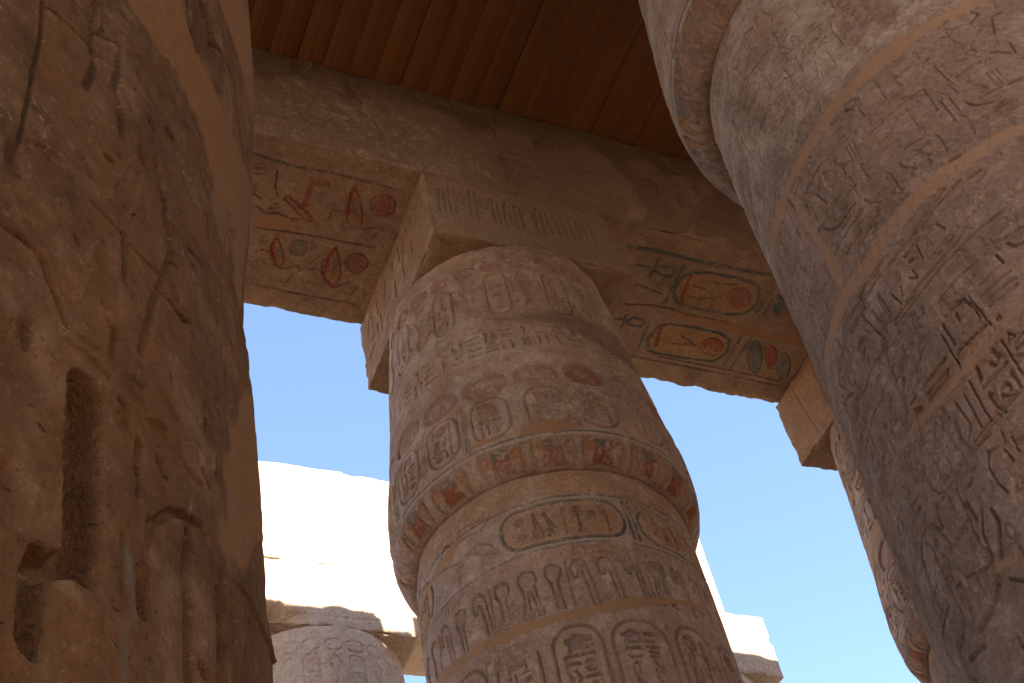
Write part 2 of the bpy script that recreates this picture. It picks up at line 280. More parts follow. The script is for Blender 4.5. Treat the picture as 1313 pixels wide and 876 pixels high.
C4D=[
('f',0.0,[(0.397,2.561),(0.415,2.512),(0.449,2.502),(0.488,2.513),(0.526,2.533),(0.571,2.525),(0.608,2.511),(0.64,2.493),(0.672,2.45),(0.679,2.432),(0.695,2.387),(0.767,2.498),(0.812,2.518),(0.804,2.424),(0.769,2.243),(0.772,2.185),(0.866,2.359),(0.986,2.785),(0.986,2.923),(0.96,3.01),(0.831,2.876),(0.779,2.807),(0.723,2.778),(0.669,2.75),(0.618,2.718),(0.574,2.7),(0.55,2.732),(0.51,2.756),(0.489,2.788)]),
('f',0.0,[(0.595,3.076),(0.622,3.063),(0.651,3.057),(0.695,3.068),(0.74,3.093),(0.792,3.093),(0.838,3.133),(0.894,3.193),(0.96,3.402),(0.932,3.5),(0.903,3.65),(0.813,3.507),(0.761,3.468),(0.742,3.503)]),
('f',0.0,[(0.735,1.859),(0.716,1.783),(0.634,1.505),(0.641,1.467),(0.893,1.816),(0.866,1.942),(0.803,1.958)]),
('f',0.0,[(0.639,1.472),(0.629,1.402),(0.596,1.337),(0.613,1.333),(0.657,1.362),(0.702,1.417),(0.742,1.516),(0.86,1.678),(0.894,1.826)]),
('c',0.018,[(0.375,1.317),(0.391,1.155)]),
('g',0.057,[(0.373,1.304),(0.381,1.207),(0.389,1.129),(0.395,1.063)]),
('g',0.0345,[(0.355,1.02),(0.348,0.976),(0.35,0.937),(0.351,0.913)]),
('g',0.027,[(0.404,1.066),(0.38,1.043),(0.361,1.022),(0.354,1.0)]),
('t',0.006,[(0.334,1.251),(0.34,1.274),(0.35,1.294),(0.362,1.315)]),
('c',0.012,[(0.479,1.125),(0.474,1.17),(0.482,1.221),(0.504,1.267),(0.531,1.296),(0.562,1.314),(0.577,1.313)]),
('g',0.021,[(0.541,1.269),(0.541,1.211),(0.548,1.159),(0.552,1.103),(0.554,1.048)]),
('g',0.0225,[(0.472,1.127),(0.477,1.078)]),
('g',0.0225,[(0.612,1.247),(0.617,1.187),(0.621,1.114)]),
('g',0.015,[(0.652,1.293),(0.66,1.238),(0.663,1.156)]),
('k',0.024,[(0.621,1.284),(0.629,1.255)]),
('g',0.015,[(0.726,1.323),(0.731,1.297)]),
('k',0.015,[(0.705,1.253),(0.698,1.198)]),
('g',0.006,[(0.741,1.292),(0.752,1.25)]),
('r',0.006,[(0.665,1.335),(0.721,1.365),(0.79,1.375),(0.901,1.449)]),
('r',0.009,[(0.456,1.202),(0.478,1.265)]),
('t',0.009,[(0.447,1.137),(0.453,1.098),(0.464,1.083)]),
('t',0.012,[(0.45,1.133),(0.453,1.091),(0.464,1.071),(0.452,1.004),(0.456,0.958)]),
('t',0.009,[(0.478,1.017),(0.493,0.996)]),
('g',0.009,[(0.476,1.218),(0.473,1.128),(0.476,1.07)]),
('c',0.006,[(0.439,1.154),(0.445,1.076)]),
('g',0.009,[(0.466,2.029),(0.48,1.978),(0.49,1.966),(0.483,1.908),(0.491,1.874),(0.491,1.844)]),
('g',0.009,[(0.491,1.856),(0.489,1.794),(0.468,1.686),(0.454,1.604),(0.443,1.511)]),
('k',0.027,[(0.445,2.004),(0.455,1.984)]),
('k',0.015,[(0.483,1.951),(0.488,1.881)]),
('k',0.015,[(0.496,1.883),(0.491,1.798),(0.508,1.806)]),
('c',0.006,[(0.493,1.908),(0.54,1.918),(0.589,1.955)]),
('g',0.006,[(0.633,2.211),(0.64,2.154)]),
('k',0.012,[(0.637,2.213),(0.638,2.128)]),
('g',0.006,[(0.632,2.07),(0.635,2.015),(0.633,1.926),(0.632,1.82)]),
('k',0.0075,[(0.518,1.877),(0.521,1.873)]),
('k',0.006,[(0.534,1.907),(0.534,1.901)]),
('k',0.0075,[(0.568,1.874),(0.571,1.873)]),
('k',0.006,[(0.556,1.891),(0.559,1.89)]),
('k',0.009,[(0.494,1.736),(0.508,1.717)]),
('k',0.006,[(0.725,2.16),(0.722,2.141)]),
('k',0.006,[(0.66,1.967),(0.662,1.958)]),
('c',0.006,[(0.411,1.675),(0.433,1.651),(0.453,1.638)]),
('c',0.0075,[(0.473,1.678),(0.513,1.693),(0.543,1.717)]),
('r',0.006,[(0.43,1.921),(0.421,1.818),(0.408,1.747)]),
('w',0.015,[(0.473,1.805),(0.472,1.752)]),
('g',0.0105,[(0.348,2.231),(0.352,2.153),(0.35,2.086),(0.34,1.996)]),
('c',0.006,[(0.352,2.153),(0.369,2.167),(0.384,2.16)]),
('c',0.0075,[(0.309,2.147),(0.338,2.162),(0.352,2.153)]),
('c',0.006,[(0.271,2.11),(0.309,2.147)]),
('g',0.012,[(0.402,2.307),(0.4,2.236),(0.388,2.135),(0.385,2.1),(0.397,2.047),(0.402,1.97)]),
('c',0.006,[(0.348,2.225),(0.367,2.258),(0.402,2.304)]),
('c',0.012,[(0.351,2.34),(0.348,2.231)]),
('g',0.009,[(0.411,2.182),(0.435,2.184),(0.452,2.175),(0.464,2.146)]),
('g',0.009,[(0.409,2.186),(0.442,2.18),(0.469,2.165)]),
('k',0.015,[(0.459,2.137),(0.475,2.159)]),
('k',0.021,[(0.442,1.983),(0.454,1.974)]),
('k',0.012,[(0.52,2.247),(0.541,2.225)]),
('g',0.009,[(0.589,2.934),(0.603,2.871),(0.629,2.867),(0.664,2.902),(0.707,2.914)]),
('k',0.018,[(0.577,2.9),(0.606,2.842)]),
('k',0.018,[(0.61,2.807),(0.63,2.859)]),
('g',0.0045,[(0.707,3.063),(0.72,3.06)]),
('k',0.009,[(0.53,2.81),(0.549,2.746),(0.58,2.714)]),
('k',0.012,[(0.736,2.895),(0.771,2.859),(0.833,2.864)]),
('k',0.009,[(0.559,2.511),(0.565,2.511)]),
('k',0.018,[(0.254,1.639),(0.26,1.594)]),
('k',0.006,[(0.268,2.123),(0.267,1.945),(0.261,1.716),(0.256,1.643)]),
('r',0.006,[(0.264,1.679),(0.285,1.704),(0.307,1.716)]),
('k',0.009,[(0.395,1.909),(0.398,1.91)]),
('k',0.009,[(0.375,1.857),(0.388,1.871)]),
('k',0.009,[(0.367,2.266),(0.372,2.301)]),
('w',0.009,[(0.353,1.791),(0.356,1.791)]),
('w',0.0075,[(0.32,1.782),(0.321,1.778)]),
('g',0.009,[(0.258,1.467),(0.277,1.47),(0.294,1.471),(0.305,1.462),(0.316,1.431),(0.329,1.411),(0.342,1.389)]),
('w',0.015,[(0.345,1.734),(0.359,1.728)]),
('w',0.0105,[(0.299,1.567),(0.302,1.564)]),
('k',0.0105,[(0.339,1.572),(0.34,1.569)]),
('w',0.015,[(0.319,1.53),(0.322,1.502),(0.338,1.486)]),
('w',0.021,[(0.352,1.451),(0.374,1.467)]),
('r',0.006,[(0.419,1.95),(0.381,1.775),(0.371,1.684)]),
('r',0.006,[(0.433,1.926),(0.413,1.779),(0.404,1.707)]),
('r',0.006,[(0.362,1.615),(0.351,1.536)]),
('r',0.006,[(0.357,1.532),(0.347,1.444)]),
('c',0.006,[(0.352,1.686),(0.371,1.689),(0.416,1.69),(0.466,1.709)]),
('k',0.012,[(0.405,1.697),(0.409,1.589)]),
('w',0.012,[(0.402,1.557),(0.404,1.503)]),
('c',0.006,[(0.456,1.623),(0.443,1.511)]),
('w',0.018,[(0.273,1.346),(0.279,1.334)]),
('k',0.024,[(0.302,1.319),(0.303,1.307)]),
('c',0.009,[(0.252,1.609),(0.268,1.6)]),
('w',0.018,[(0.32,1.214),(0.325,1.179)]),
('w',0.015,[(0.314,1.163),(0.322,1.147)]),
('w',0.021,[(0.321,1.116),(0.331,1.099)]),
('w',0.021,[(0.32,1.334),(0.324,1.279)]),
('k',0.09,[(0.285,1.242),(0.297,1.251)]),
('k',0.03,[(0.303,1.102),(0.307,1.078)]),
('k',0.015,[(0.303,1.317),(0.305,1.299)]),
('w',0.012,[(0.411,1.243),(0.421,1.235)]),
('k',0.009,[(0.451,1.321),(0.455,1.233)]),
('r',0.0075,[(0.338,1.36),(0.383,1.368),(0.423,1.367),(0.478,1.386)]),
('r',0.006,[(0.35,1.385),(0.402,1.403),(0.443,1.419)]),
('k',0.015,[(0.421,1.353),(0.429,1.332)]),
('r',0.009,[(0.4,1.339),(0.42,1.327)]),
('g',0.0105,[(0.448,1.549),(0.44,1.482)]),
('g',0.0075,[(0.401,1.468),(0.397,1.414)]),
('r',0.006,[(0.441,1.479),(0.473,1.457),(0.524,1.434),(0.573,1.415),(0.584,1.402)]),
('r',0.0075,[(0.42,1.389),(0.471,1.385),(0.516,1.377),(0.557,1.386)]),
('g',0.009,[(0.445,1.544),(0.441,1.483)]),
('k',0.0075,[(0.498,1.519),(0.5,1.501)]),
('k',0.009,[(0.58,1.543),(0.579,1.516)]),
('g',0.0066,[(0.634,1.866),(0.644,1.788),(0.645,1.697),(0.649,1.641),(0.652,1.592),(0.655,1.513)]),
('k',0.018,[(0.667,1.605),(0.663,1.546)]),
('k',0.015,[(0.45,1.32),(0.451,1.266)]),
('k',0.015,[(0.482,1.33),(0.486,1.32)]),
('k',0.012,[(0.573,1.43),(0.583,1.424)]),
('k',0.012,[(0.606,1.495),(0.604,1.46)]),
('k',0.009,[(0.605,1.634),(0.61,1.619)]),
('w',0.009,[(0.494,1.548),(0.5,1.539)]),
('w',0.009,[(0.556,1.573),(0.56,1.531)]),
('w',0.009,[(0.567,1.454),(0.566,1.421)]),
('k',0.012,[(0.682,1.905),(0.699,1.796)]),
('w',0.018,[(0.517,1.17),(0.513,1.139)]),
('w',0.015,[(0.554,1.205),(0.569,1.185)]),
('w',0.018,[(0.482,1.172),(0.489,1.17)]),
('w',0.009,[(0.496,1.224),(0.5,1.218)]),
('w',0.012,[(0.52,1.045),(0.524,1.02)]),
('w',0.0135,[(0.515,1.264),(0.519,1.262)]),
('w',0.009,[(0.572,1.127),(0.573,1.114)]),
('w',0.009,[(0.498,1.106),(0.498,1.09)]),
('w',0.009,[(0.638,1.16),(0.642,1.135)]),
('k',0.018,[(0.579,1.091),(0.588,1.09)]),
('w',0.009,[(0.519,1.086),(0.521,1.075)]),
('w',0.015,[(0.379,1.012),(0.389,1.013)]),
('w',0.009,[(0.484,1.172),(0.488,1.169)])]
C1D=[
('f',0,[(-0.001,8.288),(0.021,8.351),(0.109,8.412),(0.2,8.419),(0.288,8.387),(0.346,8.317),(0.301,8.282),(0.158,8.263)]),
('b',0.035,[(-0.307,8.341),(-0.159,8.333)]),
('b',0.06,[(-0.582,7.641),(-0.735,7.57),(-0.949,7.531),(-1.168,7.505),(-1.347,7.478)]),
('b',0.085,[(-1.058,6.584),(-0.752,6.498),(-0.48,6.481),(-0.213,6.452),(0.074,6.429),(0.319,6.477),(0.588,6.548),(1.008,6.653)]),
('c',0.014,[(-0.593,7.734),(-0.336,7.683),(-0.421,7.582),(-0.591,7.627),(-0.593,7.734)]),
('c',0.014,[(-0.534,7.431),(-0.466,7.475),(-0.373,7.4),(-0.342,7.317)]),
('o',0.012,[(-0.782,7.649),(-0.819,7.563),(-0.767,7.468),(-0.7,7.504),(-0.665,7.614),(-0.731,7.701),(-0.782,7.649)]),
('c',0.012,[(-0.902,7.526),(-0.831,7.492),(-0.621,7.409)]),
('k',0.05,[(-0.534,7.431),(-0.345,7.298)]),
('k',0.025,[(0.008,7.339),(0.045,7.326)]),
('k',0.028,[(0.732,6.537),(0.755,6.516)])]
SOF=[
('e','red',0.0,[(3.857,7.856),(3.864,7.913),(3.849,7.966),(3.815,8.009),(3.767,8.033),(3.711,8.036),(3.657,8.017),(3.614,7.979),(3.587,7.928),(3.58,7.872),(3.595,7.82),(3.629,7.778),(3.677,7.754),(3.731,7.75),(3.785,7.769),(3.829,7.806)]),
('e','red',0.0,[(3.796,8.69),(3.802,8.742),(3.789,8.791),(3.758,8.829),(3.715,8.851),(3.666,8.853),(3.618,8.835),(3.578,8.799),(3.554,8.751),(3.548,8.699),(3.562,8.651),(3.592,8.613),(3.635,8.591),(3.684,8.589),(3.732,8.607),(3.771,8.642)]),
('e','grey',0.0,[(3.081,8.656),(3.084,8.696),(3.073,8.735),(3.049,8.765),(3.015,8.782),(2.976,8.784),(2.939,8.77),(2.909,8.742),(2.891,8.704),(2.888,8.664),(2.899,8.625),(2.924,8.596),(2.958,8.579),(2.996,8.577),(3.033,8.591),(3.062,8.618)]),
('q','red',0.0,[(2.861,7.902),(2.863,7.768),(3.074,7.742),(3.088,7.809),(2.91,7.841),(2.93,8.143),(2.855,8.114)]),
('d','','',[(3.337,7.741),(3.336,7.871),(3.376,8.09),(3.391,8.186),(3.475,8.281),(3.573,8.239),(3.528,8.05),(3.424,7.848),(3.337,7.741)]),
('l','red',0.02,[(3.202,8.103),(3.308,8.092),(3.363,8.094)]),
('l','red',0.02,[(3.202,8.103),(3.201,8.236)]),
('l','red',0.03,[(3.435,8.241),(3.557,8.276),(3.702,8.205),(3.797,8.197),(3.773,8.254),(3.741,8.33)]),
('d','','',[(3.379,8.561),(3.336,8.745),(3.358,8.914),(3.374,9.016),(3.495,9.092),(3.551,9.042),(3.528,8.87),(3.461,8.713),(3.379,8.561)]),
('l','red',0.02,[(3.158,8.947),(3.246,8.914),(3.337,8.937)]),
('l','red',0.02,[(3.169,8.84),(3.228,8.755)]),
('l','red',0.03,[(3.294,8.79),(3.319,8.924),(3.406,9.079),(3.518,9.122),(3.617,9.025),(3.728,9.015),(3.779,9.038),(3.748,9.172)]),
('d','','',[(2.714,8.581),(2.689,8.74),(2.787,8.955),(2.869,9.003),(2.876,8.897),(2.812,8.742),(2.714,8.581)]),
('l','red',0.025,[(2.541,8.846),(2.61,8.801),(2.723,8.816)]),
('l','red',0.025,[(2.553,8.997),(2.615,8.923),(2.744,8.897)]),
('l','red',0.03,[(2.83,9.013),(2.933,8.987),(3.053,8.921),(3.085,8.983),(3.02,9.052),(2.983,9.168)]),
('d','','',[(2.66,8.085),(2.689,8.045),(2.93,8.192),(3.036,8.28),(2.931,8.291)]),
('l','red',0.02,[(2.532,8.249),(2.578,8.172),(2.639,8.204),(2.524,8.267)]),
('l','red',0.02,[(2.776,8.315),(2.935,8.306),(3.096,8.297)]),
('l','grey',0.05,[(2.173,7.62),(2.596,7.658),(3.118,7.641),(3.774,7.656)]),
('l','dark',0.02,[(2.46,8.531),(2.827,8.501),(3.175,8.478),(3.813,8.466)]),
('l','dark',0.02,[(2.573,9.289),(3.217,9.305),(3.843,9.295)]),
('l','red',0.02,[(2.254,7.783),(2.404,7.767),(2.385,7.841),(2.272,7.856)]),
('l','dark',0.02,[(2.491,7.749),(2.521,7.962),(2.578,8.075)]),
('l','dark',0.025,[(2.326,8.015),(2.325,8.111),(2.414,8.151)]),
('f','pl',0,[(2.391,8.368),(2.86,8.326),(2.923,8.359),(2.769,8.483),(2.46,8.531)]),
('l','dark',0.03,[(2.388,8.255),(2.511,8.32),(2.635,8.287),(2.864,8.342)]),
('l','grey',0.07,[(6.648,7.707),(6.942,7.684),(7.278,7.691),(7.619,7.698),(7.981,7.688),(8.348,7.678),(8.618,7.665)]),
('l','dark',0.03,[(6.97,8.515),(7.302,8.447),(7.546,8.443),(7.76,8.477),(8.054,8.463),(8.409,8.464)]),
('K','','',[(7.584,8.32),(7.502,8.227),(7.474,8.094),(7.5,7.948),(7.584,7.872),(7.801,7.817),(8.167,7.807),(8.399,7.819),(8.512,7.889),(8.593,8.04),(8.583,8.187),(8.477,8.301),(8.319,8.339),(7.951,8.358),(7.704,8.362)]),
('e','redb',0.0,[(8.493,8.042),(8.511,8.102),(8.504,8.158),(8.471,8.202),(8.418,8.228),(8.354,8.231),(8.288,8.211),(8.23,8.171),(8.189,8.118),(8.171,8.059),(8.18,8.004),(8.212,7.96),(8.264,7.935),(8.327,7.931),(8.393,7.95),(8.451,7.989)]),
('l','redb',0.06,[(7.587,7.926),(7.608,8.116),(7.635,8.322)]),
('l','grey',0.03,[(7.883,8.075),(7.984,8.078)]),
('e','pale',0,[(8.1,8.078),(8.105,8.094),(8.101,8.11),(8.089,8.122),(8.072,8.13),(8.052,8.132),(8.032,8.127),(8.015,8.116),(8.003,8.102),(7.999,8.086),(8.003,8.07),(8.014,8.057),(8.031,8.05),(8.051,8.048),(8.072,8.053),(8.089,8.063)]),
('l','grey',0.03,[(7.958,8.028),(7.974,8.109)]),
('l','grey',0.04,[(7.907,7.929),(7.992,7.949)]),
('l','grey',0.04,[(8.052,7.92),(8.213,7.894)]),
('l','dark',0.02,[(7.67,8.045),(7.848,8.056)]),
('l','dark',0.02,[(7.679,8.211),(7.867,8.192),(8.089,8.137)]),
('l','grey',0.05,[(7.428,7.802),(7.431,8.105),(7.454,8.381)]),
('l','grey',0.04,[(6.848,7.937),(7.083,7.931)]),
('l','grey',0.05,[(7.09,7.82),(7.086,8.04)]),
('h','grey',0.045,[(7.083,7.931),(7.151,7.873),(7.29,7.864),(7.363,7.914),(7.334,8.004),(7.215,8.007),(7.083,7.931)]),
('l','dark',0.02,[(6.967,8.194),(7.361,8.262)]),
('l','grey',0.06,[(8.668,7.779),(8.667,8.225)]),
('l','grey',0.06,[(8.795,7.847),(8.772,8.228)]),
('e','grey2',0,[(9.034,8.047),(9.06,8.107),(9.068,8.162),(9.057,8.203),(9.029,8.224),(8.987,8.22),(8.939,8.194),(8.891,8.149),(8.852,8.092),(8.827,8.031),(8.819,7.977),(8.831,7.937),(8.859,7.917),(8.9,7.92),(8.948,7.945),(8.995,7.99)]),
('K','','',[(7.561,9.115),(7.491,8.967),(7.522,8.742),(7.668,8.663),(7.935,8.641),(8.361,8.647),(8.538,8.715),(8.599,8.924),(8.492,9.091),(8.083,9.131),(7.668,9.145)]),
('e','redb',0,[(8.513,8.832),(8.528,8.886),(8.517,8.938),(8.483,8.98),(8.429,9.004),(8.365,9.007),(8.3,8.99),(8.245,8.954),(8.208,8.905),(8.194,8.851),(8.205,8.8),(8.239,8.759),(8.292,8.735),(8.356,8.731),(8.42,8.748),(8.475,8.784)]),
('l','redb',0.06,[(7.563,8.732),(7.63,9.016)]),
('e','pale',0,[(8.087,8.862),(8.091,8.878),(8.086,8.894),(8.074,8.906),(8.056,8.914),(8.035,8.915),(8.015,8.911),(7.998,8.9),(7.986,8.886),(7.983,8.87),(7.987,8.855),(7.999,8.842),(8.017,8.835),(8.038,8.833),(8.058,8.838),(8.076,8.848)]),
('l','dark',0.03,[(7.903,8.813),(8.023,8.866),(8.144,8.92)]),
('l','dark',0.02,[(7.764,8.956),(7.985,8.931)]),
('l','grey',0.05,[(7.386,8.694),(7.436,9.145)]),
('l','grey',0.04,[(6.938,8.751),(7.11,8.735)]),
('l','grey',0.04,[(7.057,8.668),(7.073,8.851)]),
('h','grey',0.04,[(7.097,8.754),(7.153,8.682),(7.288,8.681),(7.336,8.733),(7.297,8.797),(7.184,8.797),(7.097,8.754)]),
('l','grey',0.05,[(8.661,8.63),(8.652,9.167)]),
('l','grey',0.05,[(8.794,8.609),(8.774,9.167)]),
('e','grey2',0,[(9.106,8.872),(9.151,8.97),(9.175,9.058),(9.173,9.121),(9.147,9.149),(9.1,9.138),(9.039,9.09),(8.974,9.012),(8.915,8.917),(8.871,8.819),(8.848,8.733),(8.85,8.672),(8.876,8.645),(8.922,8.655),(8.982,8.701),(9.046,8.777)]),
('e','redb',0,[(9.302,8.825),(9.334,8.896),(9.35,8.96),(9.346,9.006),(9.323,9.027),(9.285,9.02),(9.238,8.986),(9.189,8.931),(9.145,8.862),(9.113,8.792),(9.098,8.729),(9.102,8.684),(9.125,8.663),(9.162,8.67),(9.208,8.703),(9.258,8.757)]),
('e','grey2',0,[(9.556,8.926),(9.596,9.01),(9.616,9.085),(9.613,9.139),(9.589,9.164),(9.545,9.155),(9.49,9.114),(9.432,9.048),(9.38,8.967),(9.342,8.884),(9.323,8.811),(9.326,8.758),(9.35,8.734),(9.392,8.742),(9.446,8.781),(9.504,8.846)]),
('l','dark',0.02,[(7.399,9.265),(8.385,9.258),(9.574,9.273)]),
('l','dark',0.02,[(9.53,9.195),(8.587,9.182),(7.733,9.186)]),
('e','grey2',0,[(9.027,8.049),(9.057,8.116),(9.068,8.177),(9.058,8.222),(9.03,8.243),(8.987,8.239),(8.936,8.209),(8.885,8.158),(8.842,8.095),(8.814,8.028),(8.803,7.968),(8.813,7.924),(8.841,7.903),(8.883,7.907),(8.934,7.936),(8.984,7.986)]),
('f','pl',0,[(7.542,8.496),(8.075,8.456),(8.787,8.461),(9.426,8.473),(9.504,8.567),(8.627,8.61),(7.923,8.617),(7.576,8.567)])]
# ------------------------------------------------------------------ noise
def _h(ix, iy, iz, s):
    n = (ix.astype(np.uint32)*np.uint32(374761393) + iy.astype(np.uint32)*np.uint32(668265263)
         + iz.astype(np.uint32)*np.uint32(2246822519) + np.uint32((s*3266489917) & 0xffffffff))
    n = (n ^ (n >> np.uint32(13)))*np.uint32(1274126177)
    n = n ^ (n >> np.uint32(16))
    return (n & np.uint32(0xffffff)).astype(np.float32)/np.float32(0xffffff)

def vn(x, y, z, s=0):
    xf, yf, zf = np.floor(x), np.floor(y), np.floor(z)
    fx, fy, fz = (x-xf).astype(np.float32), (y-yf).astype(np.float32), (z-zf).astype(np.float32)
    ix, iy, iz = xf.astype(np.int64), yf.astype(np.int64), zf.astype(np.int64)
    fx = fx*fx*(3-2*fx); fy = fy*fy*(3-2*fy); fz = fz*fz*(3-2*fz)
    r = 0
    for dx in (0, 1):
        wx = fx if dx else 1-fx
        for dy in (0, 1):
            wy = fy if dy else 1-fy
            for dz in (0, 1):
                wz = fz if dz else 1-fz
                r = r + wx*wy*wz*_h(ix+dx, iy+dy, iz+dz, s)
    return r

def fbm(x, y, z, sc, octv=4, s=0, gain=0.5):
    a, t, r = 1.0, 0.0, 0
    for k in range(octv):
        f = sc*2.03**k
        r = r + a*vn(x*f+7.1*k, y*f+3.7*k, z*f+1.9*k, s+k*17)
        t += a
        a *= gain
    return r/t                                # 0..1

def ss(a, b, x):
    t = np.clip((x-a)/(b-a), 0, 1)
    return t*t*(3-2*t)

# ------------------------------------------------------------------ a carved and painted surface: height, pigment, masks over (u, v)
PIG = dict(red=(.27, .085, .055), pink=(.34, .17, .13), redb=(.30, .045, .03), blue=(.105, .125, .14), grey=(.13, .14, .12), grey2=(.11, .15, .14),
           ochre=(.40, .20, .065), orange=(.36, .16, .055), dark=(.09, .06, .04), pale=(.42, .33, .24), white=(.47, .39, .32), green=(.14, .18, .12), plum=(.20, .13, .13))

class Canvas:
    def __init__(s, u, v, seed=0, wob=0.004):
        s.u, s.v, s.seed = u, v, seed
        s.U, s.V = np.meshgrid(u.astype(np.float32), v.astype(np.float32))
        z = np.zeros_like(s.U)
        s.WU = s.U + wob*2*(fbm(s.U, s.V, z, 9, 3, seed+1)-.5)
        s.WV = s.V + wob*2*(fbm(s.U, s.V, z, 9, 3, seed+2)-.5)
        s.wear = fbm(s.U, s.V, z, 3.0, 4, seed+3)
        s.fine = fbm(s.U, s.V, z, 38, 3, seed+4)
        s.H = z.copy()
        s.P = np.zeros(s.U.shape+(4,), np.float32)
        s.M = np.zeros(s.U.shape+(4,), np.float32)
        s.M[..., 3] = 1
        s.rng = random.Random(seed+5)
    def win(s, pts, m):
        a = np.asarray(pts)
        i0, i1 = np.searchsorted(s.u, [a[:, 0].min()-m, a[:, 0].max()+m])
        j0, j1 = np.searchsorted(s.v, [a[:, 1].min()-m, a[:, 1].max()+m])
        return (slice(j0, j1), slice(i0, i1)) if i1 > i0 and j1 > j0 else None
    def dist(s, pts, m, closed=False):
        w_ = s.win(pts, m)
        if w_ is None: return None, None
        X, Y = s.WU[w_], s.WV[w_]
        D = np.full(X.shape, 9.0, np.float32)
        q = list(pts)+([pts[0]] if closed else [])
        for (ax, ay), (bx, by) in zip(q[:-1], q[1:]):
            dx, dy = bx-ax, by-ay
            L = dx*dx+dy*dy+1e-9
            t = np.clip(((X-ax)*dx+(Y-ay)*dy)/L, 0, 1)
            D = np.minimum(D, np.hypot(X-ax-t*dx, Y-ay-t*dy))
        return w_, D
    def sdf(s, pts, m):
        w_, D = s.dist(pts, m, True)
        if w_ is None: return None, None
        X, Y = s.WU[w_], s.WV[w_]
        ins = np.zeros(X.shape, bool)
        q = list(pts)
        for (ax, ay), (bx, by) in zip(q, q[1:]+q[:1]):
            if ay == by: continue
            c = ((ay > Y) != (by > Y)) & (X < (bx-ax)*(Y-ay)/(by-ay)+ax)
            ins ^= c
        return w_, np.where(ins, D, -D)
    def carve(s, pts, w, d, closed=False, soft=.006, keep=.25):
        w_, D = s.dist(pts, w+.02, closed)
        if w_ is None: return
        k = np.clip((w/2-D)/soft+.5, 0, 1)*ss(keep-.12, keep+.12, s.wear[w_])
        s.H[w_] = np.minimum(s.H[w_], -d*k)
    def sink(s, pts, d, soft=.012, keep=.2, bulge=0.0):
        w_, D = s.sdf(pts, .03)
        if w_ is None: return
        k = np.clip(D/soft+.5, 0, 1)
        k = k*(1-bulge*ss(.01, .06, D))*ss(keep-.12, keep+.12, s.wear[w_])
        s.H[w_] = np.minimum(s.H[w_], -d*k)
    def paint(s, pts, col, a=.6, soft=.008, stroke=None):
        w_, D = s.sdf(pts, .03) if stroke is None else s.dist(pts, stroke+.02)
        if w_ is None: return
        k = np.clip((D if stroke is None else stroke/2-D)/soft+.5, 0, 1)*a
        c = np.array(PIG[col], np.float32)
        pw = s.P[w_]
        na = k+pw[..., 3]*(1-k)
        s.P[w_][..., :3] = (c*k[..., None]+pw[..., :3]*(pw[..., 3]*(1-k))[..., None])/np.maximum(na, 1e-4)[..., None]
        s.P[w_][..., 3] = na
    def mask(s, ch, pts, a=1., soft=.02, stroke=None, rag=.03):
        w_, D = s.sdf(pts, .1) if stroke is None else s.dist(pts, stroke+.1)
        if w_ is None: return
        k = (D if stroke is None else stroke/2-D)+rag*2*(s.fine[w_]*.25+s.wear[w_]*.75-.5)
        s.M[w_][..., ch] = np.maximum(s.M[w_][..., ch], np.clip(k/soft+.5, 0, 1)*a)

def ell(cx, cy, rx, ry, n=20):
    return [(cx+rx*math.cos(2*math.pi*i/n), cy+ry*math.sin(2*math.pi*i/n)) for i in range(n)]

def rrect(x0, y0, x1, y1, r, n=5):
    o = []
    for cx, cy, a0 in ((x1-r, y1-r, 0), (x0+r, y1-r, 90), (x0+r, y0+r, 180), (x1-r, y0+r, 270)):
        for k in range(n+1):
            a = math.radians(a0+90*k/n)
            o.append((cx+r*math.cos(a), cy+r*math.sin(a)))
    return o

